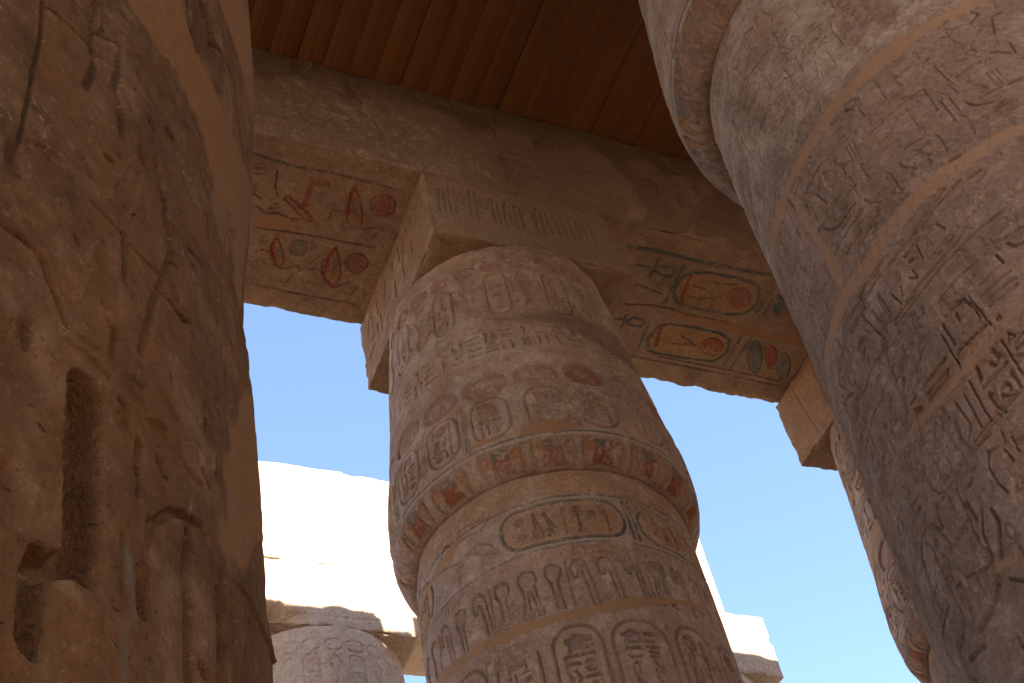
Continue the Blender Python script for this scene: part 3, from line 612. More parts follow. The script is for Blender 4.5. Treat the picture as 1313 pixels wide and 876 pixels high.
# hieroglyph signs in a unit box; F = sunk shape, L = cut line, O = cut closed line
SIGNS = {
 'sun': [('F', ell(.5, .5, .36, .36)), ],
 'ring': [('O', ell(.5, .5, .33, .33)), ('F', ell(.5, .5, .08, .08, 8))],
 'ankh': [('O', ell(.5, .76, .17, .22, 14)), ('L', [(.5, .54), (.5, .02)]), ('L', [(.18, .48), (.82, .48)])],
 'reed': [('F', [(.42, 0), (.46, .5), (.3, .75), (.42, 1), (.62, .85), (.62, .5), (.54, .45), (.52, 0)])],
 'water': [('L', [(i/10, .5+(.14 if i % 2 else -.14)) for i in range(11)])],
 'basket': [('F', [(.02, .62), (.98, .62), (.85, .36), (.6, .22), (.4, .22), (.15, .36)])],
 'loaf': [('F', [(.15, .3), (.85, .3), (.8, .52), (.65, .68), (.35, .68), (.2, .52)])],
 'mouth': [('O', [(.02, .5), (.25, .66), (.5, .72), (.75, .66), (.98, .5), (.75, .34), (.5, .28), (.25, .34)])],
 'house': [('L', [(.4, .25), (.1, .25), (.1, .78), (.9, .78), (.9, .25), (.6, .25)])],
 'snake': [('L', [(.05, .7), (.2, .82), (.28, .5), (.5, .32), (.65, .5), (.8, .34), (.97, .42)])],
 'bird': [('F', [(.0, .78), (.12, .92), (.3, .9), (.36, .7), (.62, .52), (.98, .22), (.7, .3), (.45, .28), (.26, .42), (.2, .66)]),
          ('L', [(.42, .3), (.4, .04), (.28, .04)]), ('L', [(.55, .3), (.54, .04), (.42, .04)])],
 'seated': [('F', [(.3, .98), (.5, .98), (.54, .8), (.7, .6), (.72, .42), (.9, .4), (.92, .02), (.12, .02), (.14, .3), (.34, .42), (.3, .7)])],
 'crook': [('L', [(.3, .72), (.22, .88), (.4, .98), (.56, .86), (.56, .02)])],
 'feather': [('F', [(.42, 0), (.4, .6), (.3, .85), (.48, 1), (.66, .82), (.62, .4), (.54, 0)])],
 'was': [('L', [(.25, .78), (.42, .92), (.62, .86), (.5, .78), (.5, .1), (.4, 0)]), ('L', [(.5, .1), (.6, 0)])],
 'three': [('L', [(.2, .15), (.2, .85)]), ('L', [(.5, .15), (.5, .85)]), ('L', [(.8, .15), (.8, .85)])],
 'two': [('L', [(.1, .38), (.9, .38)]), ('L', [(.1, .62), (.9, .62)])],
 'djed': [('L', [(.5, 0), (.5, .95)]), ('L', [(.2, .92), (.8, .92)]), ('L', [(.2, .78), (.8, .78)]), ('L', [(.2, .64), (.8, .64)]), ('L', [(.3, .05), (.7, .05)])],
 'board': [('F', [(.05, .32), (.95, .32), (.95, .55), (.05, .55)]), ('L', [(.15, .72), (.15, .56)]), ('L', [(.38, .72), (.38, .56)]), ('L', [(.62, .72), (.62, .56)]), ('L', [(.85, .72), (.85, .56)])],
 'nefer': [('F', ell(.5, .2, .22, .2, 12)), ('L', [(.5, .4), (.5, .98)]), ('L', [(.3, .86), (.7, .86)])],
 'scarab': [('F', ell(.5, .46, .26, .36, 14)), ('L', [(.22, .66), (.06, .9)]), ('L', [(.78, .66), (.94, .9)]), ('L', [(.24, .4), (.04, .2)]), ('L', [(.76, .4), (.96, .2)])],
 'flag': [('L', [(.3, 0), (.3, .98), (.85, .9), (.3, .72)])],
 'arm': [('L', [(.02, .55), (.7, .55), (.98, .7)]), ('L', [(.02, .55), (.02, .38), (.7, .42)])],
}
TALL = ['ankh', 'reed', 'crook', 'feather', 'was', 'djed', 'nefer', 'flag', 'bird', 'seated', 'reed', 'feather', 'crook', 'three', 'bird']
FLAT = ['water', 'basket', 'loaf', 'mouth', 'house', 'snake', 'two', 'board', 'arm', 'sun', 'ring', 'loaf']

def sign(cv, name, x, y, w, h, d=.01, st=.016, col=None, a=.5, keep=.22):
    for kind, pts in SIGNS[name]:
        q = [(x+px*w, y+py*h) for px, py in pts]
        if kind == 'F':
            cv.sink(q, d, soft=.006, keep=keep, bulge=.35)
            if col: cv.paint(q, col, a)
        elif kind == 'L':
            cv.carve(q, st, d, keep=keep)
            if col: cv.paint(q, col, a, stroke=st)
        else:
            cv.carve(q, st, d, closed=True, keep=keep)
            if col: cv.paint(q, col, a*.7)

def fill_signs(cv, x0, y0, x1, y1, cell, d=.01, st=.014, cols=(None,), a=.45, keep=.24):
    """a column or line of writing: quadrats, each with one tall sign or stacked flat ones"""
    r = cv.rng
    nx, ny = max(1, round((x1-x0)/cell)), max(1, round((y1-y0)/cell))
    cw, ch = (x1-x0)/nx, (y1-y0)/ny
    for i in range(nx):
        for j in range(ny):
            x, y = x0+i*cw, y0+j*ch
            k = r.random()
            if k < .4:
                sign(cv, r.choice(TALL), x+cw*.22, y+ch*.06, cw*.56, ch*.88, d, st, r.choice(cols), a, keep)
            elif k < .62:
                sign(cv, r.choice(TALL), x+cw*.04, y+ch*.06, cw*.42, ch*.88, d, st, r.choice(cols), a, keep)
                sign(cv, r.choice(TALL), x+cw*.52, y+ch*.06, cw*.42, ch*.88, d, st, r.choice(cols), a, keep)
            else:
                n = 2 if r.random() < .6 else 3
                for m in range(n):
                    sign(cv, r.choice(FLAT), x+cw*.08, y+ch*(.04+m/n), cw*.84, ch*.92/n, d, st, r.choice(cols), a, keep)

def cartouche(cv, x0, y0, x1, y1, cell, d=.012, st=.022, ring=None, fill=None, cols=(None,), keep=.15, tie=True):
    q = rrect(x0, y0, x1, y1, min(x1-x0, y1-y0)*.46)
    if fill: cv.paint(q, fill, .55)
    cv.carve(q, st, d, closed=True, keep=keep)
    if ring: cv.paint(q+[q[0]], ring, .7, stroke=st*1.5)
    mx, my = (x1-x0)*.16, (y1-y0)*.1
    if x1-x0 > y1-y0: mx, my = (x1-x0)*.08, (y1-y0)*.14
    fill_signs(cv, x0+mx, y0+my, x1-mx, y1-my, cell, d*.9, st*.7, cols, .5, keep)

# ------------------------------------------------------------------ meshes
class Grids:
    def __init__(s): s.v, s.f, s.P, s.M, s.n, s.flat = [], [], [], [], 0, []
    def add(s, X, cv=None, wrap=False, flip=False):
        nv, nu = X.shape[:2]
        idx = np.arange(nv*nu).reshape(nv, nu)+s.n
        a = idx if not wrap else np.concatenate([idx, idx[:, :1]], 1)
        q = np.stack([a[:-1, :-1], a[:-1, 1:], a[1:, 1:], a[1:, :-1]], -1).reshape(-1, 4)
        s.f.append(q[:, ::-1] if flip else q)
        s.v.append(X.reshape(-1, 3))
        n = nv*nu
        if cv is None:
            P_, M_ = np.zeros((n, 4), np.float32), np.tile(np.array([0, 0, 0, 1], np.float32), (n, 1))
        else:
            P_, M_ = cv[0].reshape(-1, 4), cv[1].reshape(-1, 4)
        s.P.append(P_); s.M.append(M_)
        s.n += n
    def build(s, name, mat, parent=None, smooth=True, loc=(0, 0, 0)):
        v = (np.concatenate(s.v)-np.array(loc)).astype(np.float32)
        f = np.concatenate(s.f).astype(np.int32)
        me = bpy.data.meshes.new(name)
        me.vertices.add(len(v)); me.vertices.foreach_set('co', v.ravel())
        me.loops.add(f.size); me.loops.foreach_set('vertex_index', f.ravel())
        me.polygons.add(len(f)); me.polygons.foreach_set('loop_start', np.arange(0, f.size, 4, dtype=np.int32))
        me.polygons.foreach_set('use_smooth', np.full(len(f), smooth, dtype=bool))
        me.update(calc_edges=True)
        for nm, A in (('paint', s.P), ('mask', s.M)):
            at = me.attributes.new(nm, 'FLOAT_COLOR', 'POINT')
            at.data.foreach_set('color', np.concatenate(A).astype(np.float32).ravel())
        me.materials.append(mat)
        o = bpy.data.objects.new(name, me)
        COL.objects.link(o)
        if parent: o.parent = parent
        return o

def thing(name, label, cat, loc, group=None):
    o = bpy.data.objects.new(name, None)
    COL.objects.link(o)
    o.location = loc
    o['label'] = label
    o['category'] = cat
    if group: o['group'] = group
    o.empty_display_size = .3
    return o

def tag(o, label, cat, group=None):
    o['label'] = label
    o['category'] = cat
    if group: o['group'] = group
    return o

# ------------------------------------------------------------------ materials
def N(t, ty, **kw):
    n = t.nodes.new(ty)
    for k, v in kw.items():
        if hasattr(n, k) and k not in n.inputs: setattr(n, k, v)
        else: n.inputs[k].default_value = v
    return n

def mixc(t, fac, a, b, blend='MIX'):
    n = t.nodes.new('ShaderNodeMix')
    n.data_type = 'RGBA'
    n.blend_type = blend
    for sock, val in ((n.inputs[0], fac), (n.inputs[6], a), (n.inputs[7], b)):
        if hasattr(val, 'default_value') or hasattr(val, 'links'): t.links.new(val, sock)
        elif isinstance(val, (int, float)): sock.default_value = val
        else: sock.default_value = (*val, 1) if len(val) == 3 else val
    return n.outputs[2]

def math_(t, op, a, b=None, clamp=False):
    n = t.nodes.new('ShaderNodeMath')
    n.operation = op
    n.use_clamp = clamp
    for i, val in enumerate((a, b)):
        if val is None: continue
        if isinstance(val, (int, float)): n.inputs[i].default_value = val
        else: t.links.new(val, n.inputs[i])
    return n.outputs[0]

def ramp(t, fac, x0, x1, y0=0., y1=1.):
    n = t.nodes.new('ShaderNodeMapRange')
    n.interpolation_type = 'SMOOTHSTEP'
    t.links.new(fac, n.inputs['Value'])
    for k, v in zip(('From Min', 'From Max', 'To Min', 'To Max'), (x0, x1, y0, y1)): n.inputs[k].default_value = v
    return n.outputs['Result']

def noise(t, co, sc, det=4, rough=.55, mp=None):
    if mp:
        m = N(t, 'ShaderNodeMapping')
        m.inputs['Scale'].default_value = mp
        t.links.new(co, m.inputs['Vector'])
        co = m.outputs[0]
    n = N(t, 'ShaderNodeTexNoise', Scale=sc, Detail=det, Roughness=rough)
    t.links.new(co, n.inputs['Vector'])
    return n.outputs['Fac']

def stone(name, a, b, c, plaster=(.37, .215, .125), wash=(.47, .385, .32), dirt=(.15, .095, .06), bump=1.0, fine=1.0, spots=0.0):
    m = bpy.data.materials.new(name)
    m.use_nodes = True
    t = m.node_tree
    bs = t.nodes['Principled BSDF']
    bs.inputs['Roughness'].default_value = .93
    bs.inputs['Specular IOR Level'].default_value = .18
    tcn = N(t, 'ShaderNodeTexCoord')
    oi = N(t, 'ShaderNodeObjectInfo')
    off = N(t, 'ShaderNodeVectorMath', operation='ADD')
    t.links.new(tcn.outputs['Object'], off.inputs[0])
    t.links.new(math_(t, 'MULTIPLY', oi.outputs['Random'], 40.0), off.inputs[1])
    tc = off.outputs[0]
    pa = N(t, 'ShaderNodeAttribute', attribute_name='paint')
    ma = N(t, 'ShaderNodeAttribute', attribute_name='mask')
    sep = N(t, 'ShaderNodeSeparateColor')
    t.links.new(ma.outputs['Color'], sep.inputs[0])
    n1 = noise(t, tc, 1.1, 6, .6)
    n2 = noise(t, tc, 5.5, 6, .62)
    n3 = noise(t, tc, 27, 5, .65)
    n4 = noise(t, tc, 110/fine, 4, .7)
    st = noise(t, tc, 3.0, 5, .6, (2.2, 2.2, .5))
    col = mixc(t, ramp(t, n1, .38, .62), a, b)
    col = mixc(t, ramp(t, n2, .48, .68), col, c)
    col = mixc(t, ramp(t, st, .55, .75, 0, .45), col, dirt)
    if spots:
        nm = noise(t, tc, 8.5, 7, .74)
        col = mixc(t, ramp(t, nm, .52, .68, 0., spots), col, dirt)
        col = mixc(t, ramp(t, nm, .44, .34, 0., spots*.6), col, c)
    wk = math_(t, 'MULTIPLY', sep.outputs[2], ramp(t, n2, .3, .6, .25, 1.), True)
    wk = math_(t, 'MAXIMUM', wk, ramp(t, n3, .60, .74, 0, .35))
    col = mixc(t, wk, col, wash)
    wearp = ramp(t, math_(t, 'ADD', n3, math_(t, 'MULTIPLY', n2, .6)), .78, 1.0, 1., .2)
    col = mixc(t, math_(t, 'MULTIPLY', pa.outputs['Alpha'], wearp, True), col, pa.outputs['Color'])
    dk = math_(t, 'MULTIPLY', sep.outputs[1], ramp(t, n3, .25, .6, .6, 1.), True)
    col = mixc(t, dk, col, dirt)
    col = mixc(t, ramp(t, n3, .3, .7, 0., 1.), mixc(t, .26, col, (0, 0, 0)), col)
    col = mixc(t, ramp(t, n4, .33, .48, .35, 0.), col, mixc(t, .55, col, (.02, .012, .008)))
    nf = noise(t, tc, 62/fine, 3, .6)
    col = mixc(t, math_(t, 'MULTIPLY', ramp(t, nf, .60, .68), ramp(t, n2, .42, .62, .12, .75)), col, wash)
    nd = noise(t, tc, 41/fine, 4, .7, (1, 1, 1.7))
    col = mixc(t, math_(t, 'MULTIPLY', ramp(t, nd, .40, .32), ramp(t, n2, .62, .42, .2, .9)), col, tuple(x*.4 for x in dirt))
    pl = mixc(t, ramp(t, n1, .3, .7), plaster, tuple(x*.86 for x in plaster))
    pl = mixc(t, ramp(t, n3, .35, .7, .16, 0), pl, dirt)
    col = mixc(t, sep.outputs[0], col, pl)
    t.links.new(col, bs.inputs['Base Color'])
    # relief too small for the mesh: grain, pits, flaking
    vo = N(t, 'ShaderNodeTexVoronoi', Scale=46.0/fine)
    t.links.new(tc, vo.inputs['Vector'])
    pit = ramp(t, vo.outputs['Distance'], .05, .25)
    pit = math_(t, 'MAXIMUM', pit, ramp(t, n2, .42, .56, 1., 0.))
    h = math_(t, 'ADD', math_(t, 'MULTIPLY', n3, .9), math_(t, 'MULTIPLY', n4, .40))
    h = math_(t, 'ADD', h, math_(t, 'MULTIPLY', pit, .22))
    bm = N(t, 'ShaderNodeBump', Distance=.016*fine)
    t.links.new(math_(t, 'MULTIPLY', math_(t, 'SUBTRACT', 1., math_(t, 'MULTIPLY', sep.outputs[0], .75)), .75*bump), bm.inputs['Strength'])
    t.links.new(h, bm.inputs['Height'])
    t.links.new(bm.outputs[0], bs.inputs['Normal'])
    return m

M_C1 = stone('painted_sandstone', (.465, .322, .256), (.380, .258, .202), (.54, .395, .325), wash=(.60, .485, .43), dirt=(.19, .12, .08), spots=.22)
M_C3 = stone('grey_sandstone', (.345, .226, .170), (.280, .184, .138), (.41, .282, .22), plaster=(.375, .225, .145), wash=(.52, .41, .34), spots=.25)
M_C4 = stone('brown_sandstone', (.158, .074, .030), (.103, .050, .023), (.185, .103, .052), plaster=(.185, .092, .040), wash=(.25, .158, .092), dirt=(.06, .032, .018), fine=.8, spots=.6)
M_BEAM = stone('rough_sandstone', (.29, .20, .14), (.245, .165, .11), (.34, .255, .195), bump=1.5, dirt=(.13, .085, .055))
M_SOF = stone('warm_sandstone', (.335, .208, .130), (.290, .178, .108), (.37, .250, .165), plaster=(.32, .168, .088), bump=.9)
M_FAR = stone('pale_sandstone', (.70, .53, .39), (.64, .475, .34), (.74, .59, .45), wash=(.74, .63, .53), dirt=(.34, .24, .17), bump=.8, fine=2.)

def wood_mat():
    m = bpy.data.materials.new('stained_boards')
    m.use_nodes = True
    t = m.node_tree
    bs = t.nodes['Principled BSDF']
    bs.inputs['Roughness'].default_value = .62
    bs.inputs['Specular IOR Level'].default_value = .25
    tc = N(t, 'ShaderNodeTexCoord').outputs['Object']
    pa = N(t, 'ShaderNodeAttribute', attribute_name='paint')
    add = N(t, 'ShaderNodeVectorMath', operation='ADD')
    t.links.new(tc, add.inputs[0]); t.links.new(pa.outputs['Color'], add.inputs[1])
    g1 = noise(t, add.outputs[0], 1.0, 6, .6, (5, .4, 5))
    g2 = noise(t, add.outputs[0], 1.0, 5, .65, (30, 1.2, 30))
    wv = N(t, 'ShaderNodeTexWave', Scale=2.2, Distortion=9.0, Detail=3.0)
    wv.inputs['Detail Scale'].default_value = 1.2
    mp = N(t, 'ShaderNodeMapping')
    mp.inputs['Scale'].default_value = (1.6, .13, 1)
    t.links.new(add.outputs[0], mp.inputs['Vector']); t.links.new(mp.outputs[0], wv.inputs['Vector'])
    col = mixc(t, ramp(t, g1, .32, .68), (.140, .053, .014), (.185, .074, .021))
    col = mixc(t, math_(t, 'MULTIPLY', ramp(t, wv.outputs['Fac'], .55, .95), .28), col, (.24, .085, .026))
    col = mixc(t, ramp(t, g2, .52, .74, 0, .4), col, (.085, .026, .009))
    col = mixc(t, math_(t, 'MULTIPLY', pa.outputs['Alpha'], .22), col, (.095, .034, .010))
    vo = N(t, 'ShaderNodeTexVoronoi', Scale=1.1)
    t.links.new(tc, vo.inputs['Vector'])
    col = mixc(t, ramp(t, vo.outputs['Distance'], .02, .035, .9, 0.), col, (.015, .008, .005))
    t.links.new(col, bs.inputs['Base Color'])
    bm = N(t, 'ShaderNodeBump', Distance=.004, Strength=.5)
    t.links.new(g2, bm.inputs['Height']); t.links.new(bm.outputs[0], bs.inputs['Normal'])
    return m
M_WOOD = wood_mat()

def ground_mat():
    m = bpy.data.materials.new('dusty_ground')
    m.use_nodes = True
    t = m.node_tree
    bs = t.nodes['Principled BSDF']
    bs.inputs['Roughness'].default_value = .95
    tc = N(t, 'ShaderNodeTexCoord').outputs['Object']
    n1, n2 = noise(t, tc, .35, 6), noise(t, tc, 14, 6, .7)
    col = mixc(t, ramp(t, n1, .35, .65), (.46, .32, .20), (.40, .275, .17))
    col = mixc(t, ramp(t, n2, .4, .7, 0, .5), col, (.2, .14, .09))
    t.links.new(col, bs.inputs['Base Color'])
    bm = N(t, 'ShaderNodeBump', Distance=.03, Strength=.7)
    t.links.new(n2, bm.inputs['Height']); t.links.new(bm.outputs[0], bs.inputs['Normal'])
    return m

# ------------------------------------------------------------------ the setting
g = Grids()
gx = np.array([-3000, -300, -60, -20, 0, 20, 60, 300, 3000.])
X, Y = np.meshgrid(gx, gx)
g.add(np.stack([X, Y, np.full_like(X, GZ)], -1))
o = g.build('ground', ground_mat())
o['kind'] = 'structure'

# ------------------------------------------------------------------ stone blocks with worn edges
def arr(a, b, coarse, fine=None, lo=None, hi=None):
    if fine is None: return np.linspace(a, b, max(2, int(round((b-a)/coarse))+1))
    lo, hi = (a, b) if lo is None else (max(a, lo), min(b, hi))
    p_ = []
    if lo > a: p_.append(np.linspace(a, lo, max(2, int((lo-a)/coarse)+1))[:-1])
    p_.append(np.linspace(lo, hi, max(2, int((hi-lo)/fine)+1)))
    if hi < b: p_.append(np.linspace(hi, b, max(2, int((b-hi)/coarse)+1))[1:])
    return np.concatenate(p_)

def block(G, xs, ys, zs, amp=.006, edge=.02, deco={}, skip=(), seed=0, esc=4.0, eat=None, xedge=1.0):
    x0, x1, y0, y1, z0, z1 = xs[0], xs[-1], ys[0], ys[-1], zs[0], zs[-1]
    def warp(Q):
        x, y, z = Q[..., 0].astype(np.float32), Q[..., 1].astype(np.float32), Q[..., 2].astype(np.float32)
        d = np.sort(np.stack([np.minimum(x-x0, x1-x), np.minimum(y-y0, y1-y), np.minimum(z-z0, z1-z)], -1), -1)[..., 1]
        e = edge*np.exp(-np.maximum(d, 0)/.035)
        if xedge < 1: e = e*np.where(np.minimum(x-x0, x1-x) < .06, xedge, 1)
        chip = ss(.45, .75, fbm(x, y, z, esc, 4, seed+9))
        cxyz = (np.array([(x0+x1)/2, (y0+y1)/2, (z0+z1)/2])-Q)
        hx = np.array([(x1-x0)/2, (y1-y0)/2, (z1-z0)/2])
        inw = cxyz/hx
        inw = np.sign(inw)*np.abs(inw)**8                     # points inwards only near faces
        big = fbm(x, y, z, 1.6, 3, seed+21)-.5
        sm = fbm(x, y, z, 11, 3, seed+22)-.5
        k = (e*(.25+1.6*chip)+amp*(big*2.2+sm*1.4))
        if eat is not None: k = k+eat(x, y, z)
        return Q+inw*k[..., None]
    F = {'front': ('y', y0, xs, zs), 'back': ('y', y1, xs, zs), 'left': ('x', x0, ys, zs), 'right': ('x', x1, ys, zs), 'bottom': ('z', z0, xs, ys), 'top': ('z', z1, xs, ys)}
    nrm = {'front': (0, -1, 0), 'back': (0, 1, 0), 'left': (-1, 0, 0), 'right': (1, 0, 0), 'bottom': (0, 0, -1), 'top': (0, 0, 1)}
    for k, (ax, val, u, v) in F.items():
        if k in skip: continue
        U, V = np.meshgrid(u, v)
        c = np.full_like(U, val)
        Q = np.stack({'y': (U, c, V), 'x': (c, U, V), 'z': (U, V, c)}[ax], -1)
        Q = warp(Q)
        cv = None
        if k in deco:
            cv = Canvas(u, v, seed+31)
            deco[k](cv)
            Q = Q+cv.H[..., None]*np.array(nrm[k])
            cv = (cv.P, cv.M)
        flip = k in ('back', 'left', 'bottom')
        G.add(Q, cv, flip=flip)

# ------------------------------------------------------------------ columns
def smooth_profile(kz, kr):
    kz, kr = np.array(kz), np.array(kr)
    m = np.gradient(kr, kz)
    for i in range(1, len(kz)-1):                              # monotone tangents
        a, b = (kr[i]-kr[i-1])/(kz[i]-kz[i-1]), (kr[i+1]-kr[i])/(kz[i+1]-kz[i])
        m[i] = 0 if a*b <= 0 else 2*a*b/(a+b)
    def f(z):
        z = np.clip(z, kz[0], kz[-1])
        i = np.clip(np.searchsorted(kz, z)-1, 0, len(kz)-2)
        h = kz[i+1]-kz[i]
        t = (z-kz[i])/h
        return ((2*t**3-3*t*t+1)*kr[i]+(t**3-2*t*t+t)*h*m[i]+(-2*t**3+3*t*t)*kr[i+1]+(t**3-t*t)*h*m[i+1])
    return f
P_SH = smooth_profile([-1.6, -1.2, -.6, .4, 3.0, 6.183, 7.5, 7.86, 7.983], [1.18, 1.30, 1.40, 1.44, 1.42, 1.302, 1.275, 1.265, 1.25])
P_CAP = smooth_profile([7.983, 8.0, 8.05, 8.15, 8.30, 8.441, 9.384, 10.357, 11.30], [1.275, 1.325, 1.378, 1.425, 1.450, 1.454, 1.366, 1.278, 1.194])
P_C4 = smooth_profile([-1.6, -1., -.4, .5, 1, 1.5, 2, 2.5, 3, 3.5, 6, 7.983], [1.2, 1.36, 1.45, 1.485, 1.496, 1.507, 1.495, 1.47, 1.494, 1.508, 1.45, 1.34])

def ring_mesh(th, zs, cx, cy, rad, cv, seed, amp=.005, lump=.012, extra=None):
    TH, ZZ = np.meshgrid(th, zs)
    r = rad(zs)[:, None]+np.zeros_like(TH)
    x, y = cx+r*np.cos(TH), cy+r*np.sin(TH)
    X32, Y32, Z32 = x.astype(np.float32), y.astype(np.float32), ZZ.astype(np.float32)
    pl = cv.M[..., 0]
    big = fbm(X32, Y32, Z32, .9, 3, seed+1)-.5
    mid = fbm(X32, Y32, Z32, 6, 4, seed+2)-.5
    flake = fbm(X32, Y32, Z32, 2.6, 5, seed+3, .6)
    fl = ss(.56, .60, flake)*.006                            # flaked skin with a step at its border
    pits = ss(.70, .80, fbm(X32, Y32, Z32, 24, 2, seed+4))*.006*ss(.4, .6, fbm(X32, Y32, Z32, 1.7, 2, seed+5))
    h = cv.H*(1-pl)+big*lump*2+(mid*amp*2.4-fl-pits)*(1-pl)-pl*.0015-cv.M[..., 1]*.008*(.4+1.6*cv.fine)
    h = h+(cv.fine-.5)*.0025*(1-pl)
    rr = r+h
    return np.stack([cx+rr*np.cos(TH), cy+rr*np.sin(TH), ZZ], -1)

def column(name, label, c, mat, deco, fine_th, fine, zfine, seed, rad=P_SH, k=1.0, dz=0.0, group='sandstone papyrus columns of the hall', loc_rot=None, abacus=None, cap_fine=None, after=None, rough=1.0):
    cx, cy = c
    t0 = math.atan2(-cy, -cx)
    root = thing(name, label, 'column', (cx, cy, GZ), group)
    Rr = 1.35*k
    fa, fb = fine_th
    du = fine/Rr
    thr = np.concatenate([np.linspace(fa, fb, int((fb-fa)/du)+1), np.linspace(fb, fa+2*math.pi, 90)[1:-1]])
    zc = ZC+dz
    zsh = arr(GZ+.32, zc-.004, .12, fine, zfine[0], zfine[1]) if zfine[0] < zc-.05 else arr(GZ+.32, zc-.004, .12)
    zcp = arr(zc, ZB, .1, fine if cap_fine is None else cap_fine, max(zc, zfine[0]), max(zfine[1], zc+.1)) if zfine[1] > zc else arr(zc, ZB, .1)
    for part, zs, prof in (('shaft', zsh, lambda z: k*rad(z-dz)), ('capital', zcp, lambda z: k*P_CAP(z-dz) if dz == 0 else k*P_CAP(np.clip(z-dz, 7.983, 11.3)))):
        cv = Canvas(thr*Rr, zs, seed+(3 if part == 'capital' else 0))
        cv.R = Rr
        deco(cv, part)
        if after: after(cv, part)
        g = Grids()
        X = ring_mesh(thr+t0, zs, cx, cy, prof, cv, seed, .005*rough, .012*min(rough, 1.2))
        g.add(X, (cv.P, cv.M), wrap=True)
        if part == 'capital':                                  # the ledge where the bud overhangs the neck
            r0 = X[0]; n = np.array([cx, cy, zc])
            inner = n+(r0-n)*np.array([.93, .93, 1.0])
            g.add(np.stack([inner, r0]), None, wrap=True)
        g.build(part, mat, root, loc=(cx, cy, GZ))
    # round base drum
    g = Grids()
    th = np.linspace(0, 2*math.pi, 97)[:-1]
    zs = np.array([GZ-.05, GZ+.02, GZ+.24, GZ+.30, GZ+.33, GZ+.33])
    rs = np.array([1.72, 1.73, 1.72, 1.69, 1.62, .9])
    TH, ZZ = np.meshgrid(th, zs)
    RR = rs[:, None]+(fbm(np.cos(TH)*1.7+cx, np.sin(TH)*1.7+cy, ZZ, 3, 3, seed)-.5)*.04
    g.add(np.stack([cx+RR*np.cos(TH), cy+RR*np.sin(TH), ZZ], -1), None, wrap=True)
    g.build('base', mat, root, loc=(cx, cy, GZ))
    g = Grids()
    a = abacus or {}
    f = a.get('fine', .05)
    xs, ys, zs = (arr(cx-AB, cx+AB, f), arr(cy-AB, cy+AB, f), arr(ZB+.003, ZT-.003, f))
    block(g, xs, ys, zs, amp=.006, edge=a.get('edge', .022), deco=a.get('deco', {}), seed=seed+50, eat=a.get('eat'))
    g.build('abacus', a.get('mat', mat), root, loc=(cx, cy, GZ))
    return root
# ------------------------------------------------------------------ what is carved on each column
def losses(cv, amt=.60, deep=.008, sc=1.7):
    """patches where the carved skin has flaked or been rubbed away"""
    z = np.zeros_like(cv.U)
    n = fbm(cv.U, cv.V, z+3.3, sc, 5, cv.seed+61, .58)
    k = ss(amt, amt+.05, n)
    cv.H *= 1-.8*k
    cv.H -= deep*k*(.5+cv.fine)
    cv.P[..., 3] *= 1-.85*k
    cv.P[..., 3] *= .62+.5*ss(.3, .6, cv.wear)
    cv.M[..., 1] = np.maximum(cv.M[..., 1], .4*k*ss(.4, .6, cv.fine))

def bands(cv, D, dp=.02):
    """features measured on one column: (kind, width, points as angle, height)"""
    R = cv.R
    for kind, wd, pts in D:
        q = [(a*R, z) for a, z in pts]
        if kind == 'b': cv.mask(0, q, 1, .012, stroke=wd, rag=.055)
        elif kind == 'f': cv.mask(0, q, 1, .012, rag=.04)
        elif kind == 'c': cv.carve(q, wd, dp, soft=max(.004, wd*.3), keep=.0)
        elif kind == 'o': cv.carve(q, wd, dp, closed=True, soft=max(.004, wd*.3), keep=.0)
        elif kind == 'p':
            cv.paint(q, 'orange', .42, soft=wd*.6, stroke=wd); cv.mask(0, q, .75, .02, stroke=wd*.35, rag=wd*.6)
        elif kind == 'g': cv.carve(q, wd, min(.06, .012+wd), soft=.009, keep=-.2)
        elif kind == 'k':
            cv.carve(q, wd, dp, soft=wd*.7, keep=-.2); cv.mask(1, q, .45, wd*.5, stroke=wd, rag=wd*.4)
        elif kind == 'x': cv.carve(q, wd, .02, soft=.006, keep=-.2); cv.mask(1, q, .8, .006, stroke=wd*.7, rag=.003)
        elif kind == 'r':
            w_, D_ = cv.dist(q, wd+.05)
            if w_ is not None: cv.H[w_] = cv.H[w_]+dp*.6*np.clip((wd/2-D_)/(wd*.5)+.5, 0, 1)
        elif kind == 'w': cv.mask(2, q, .75, .03, stroke=wd, rag=wd*.55)
        elif kind == 't': cv.paint(q, 'grey', .35, stroke=wd, soft=wd)

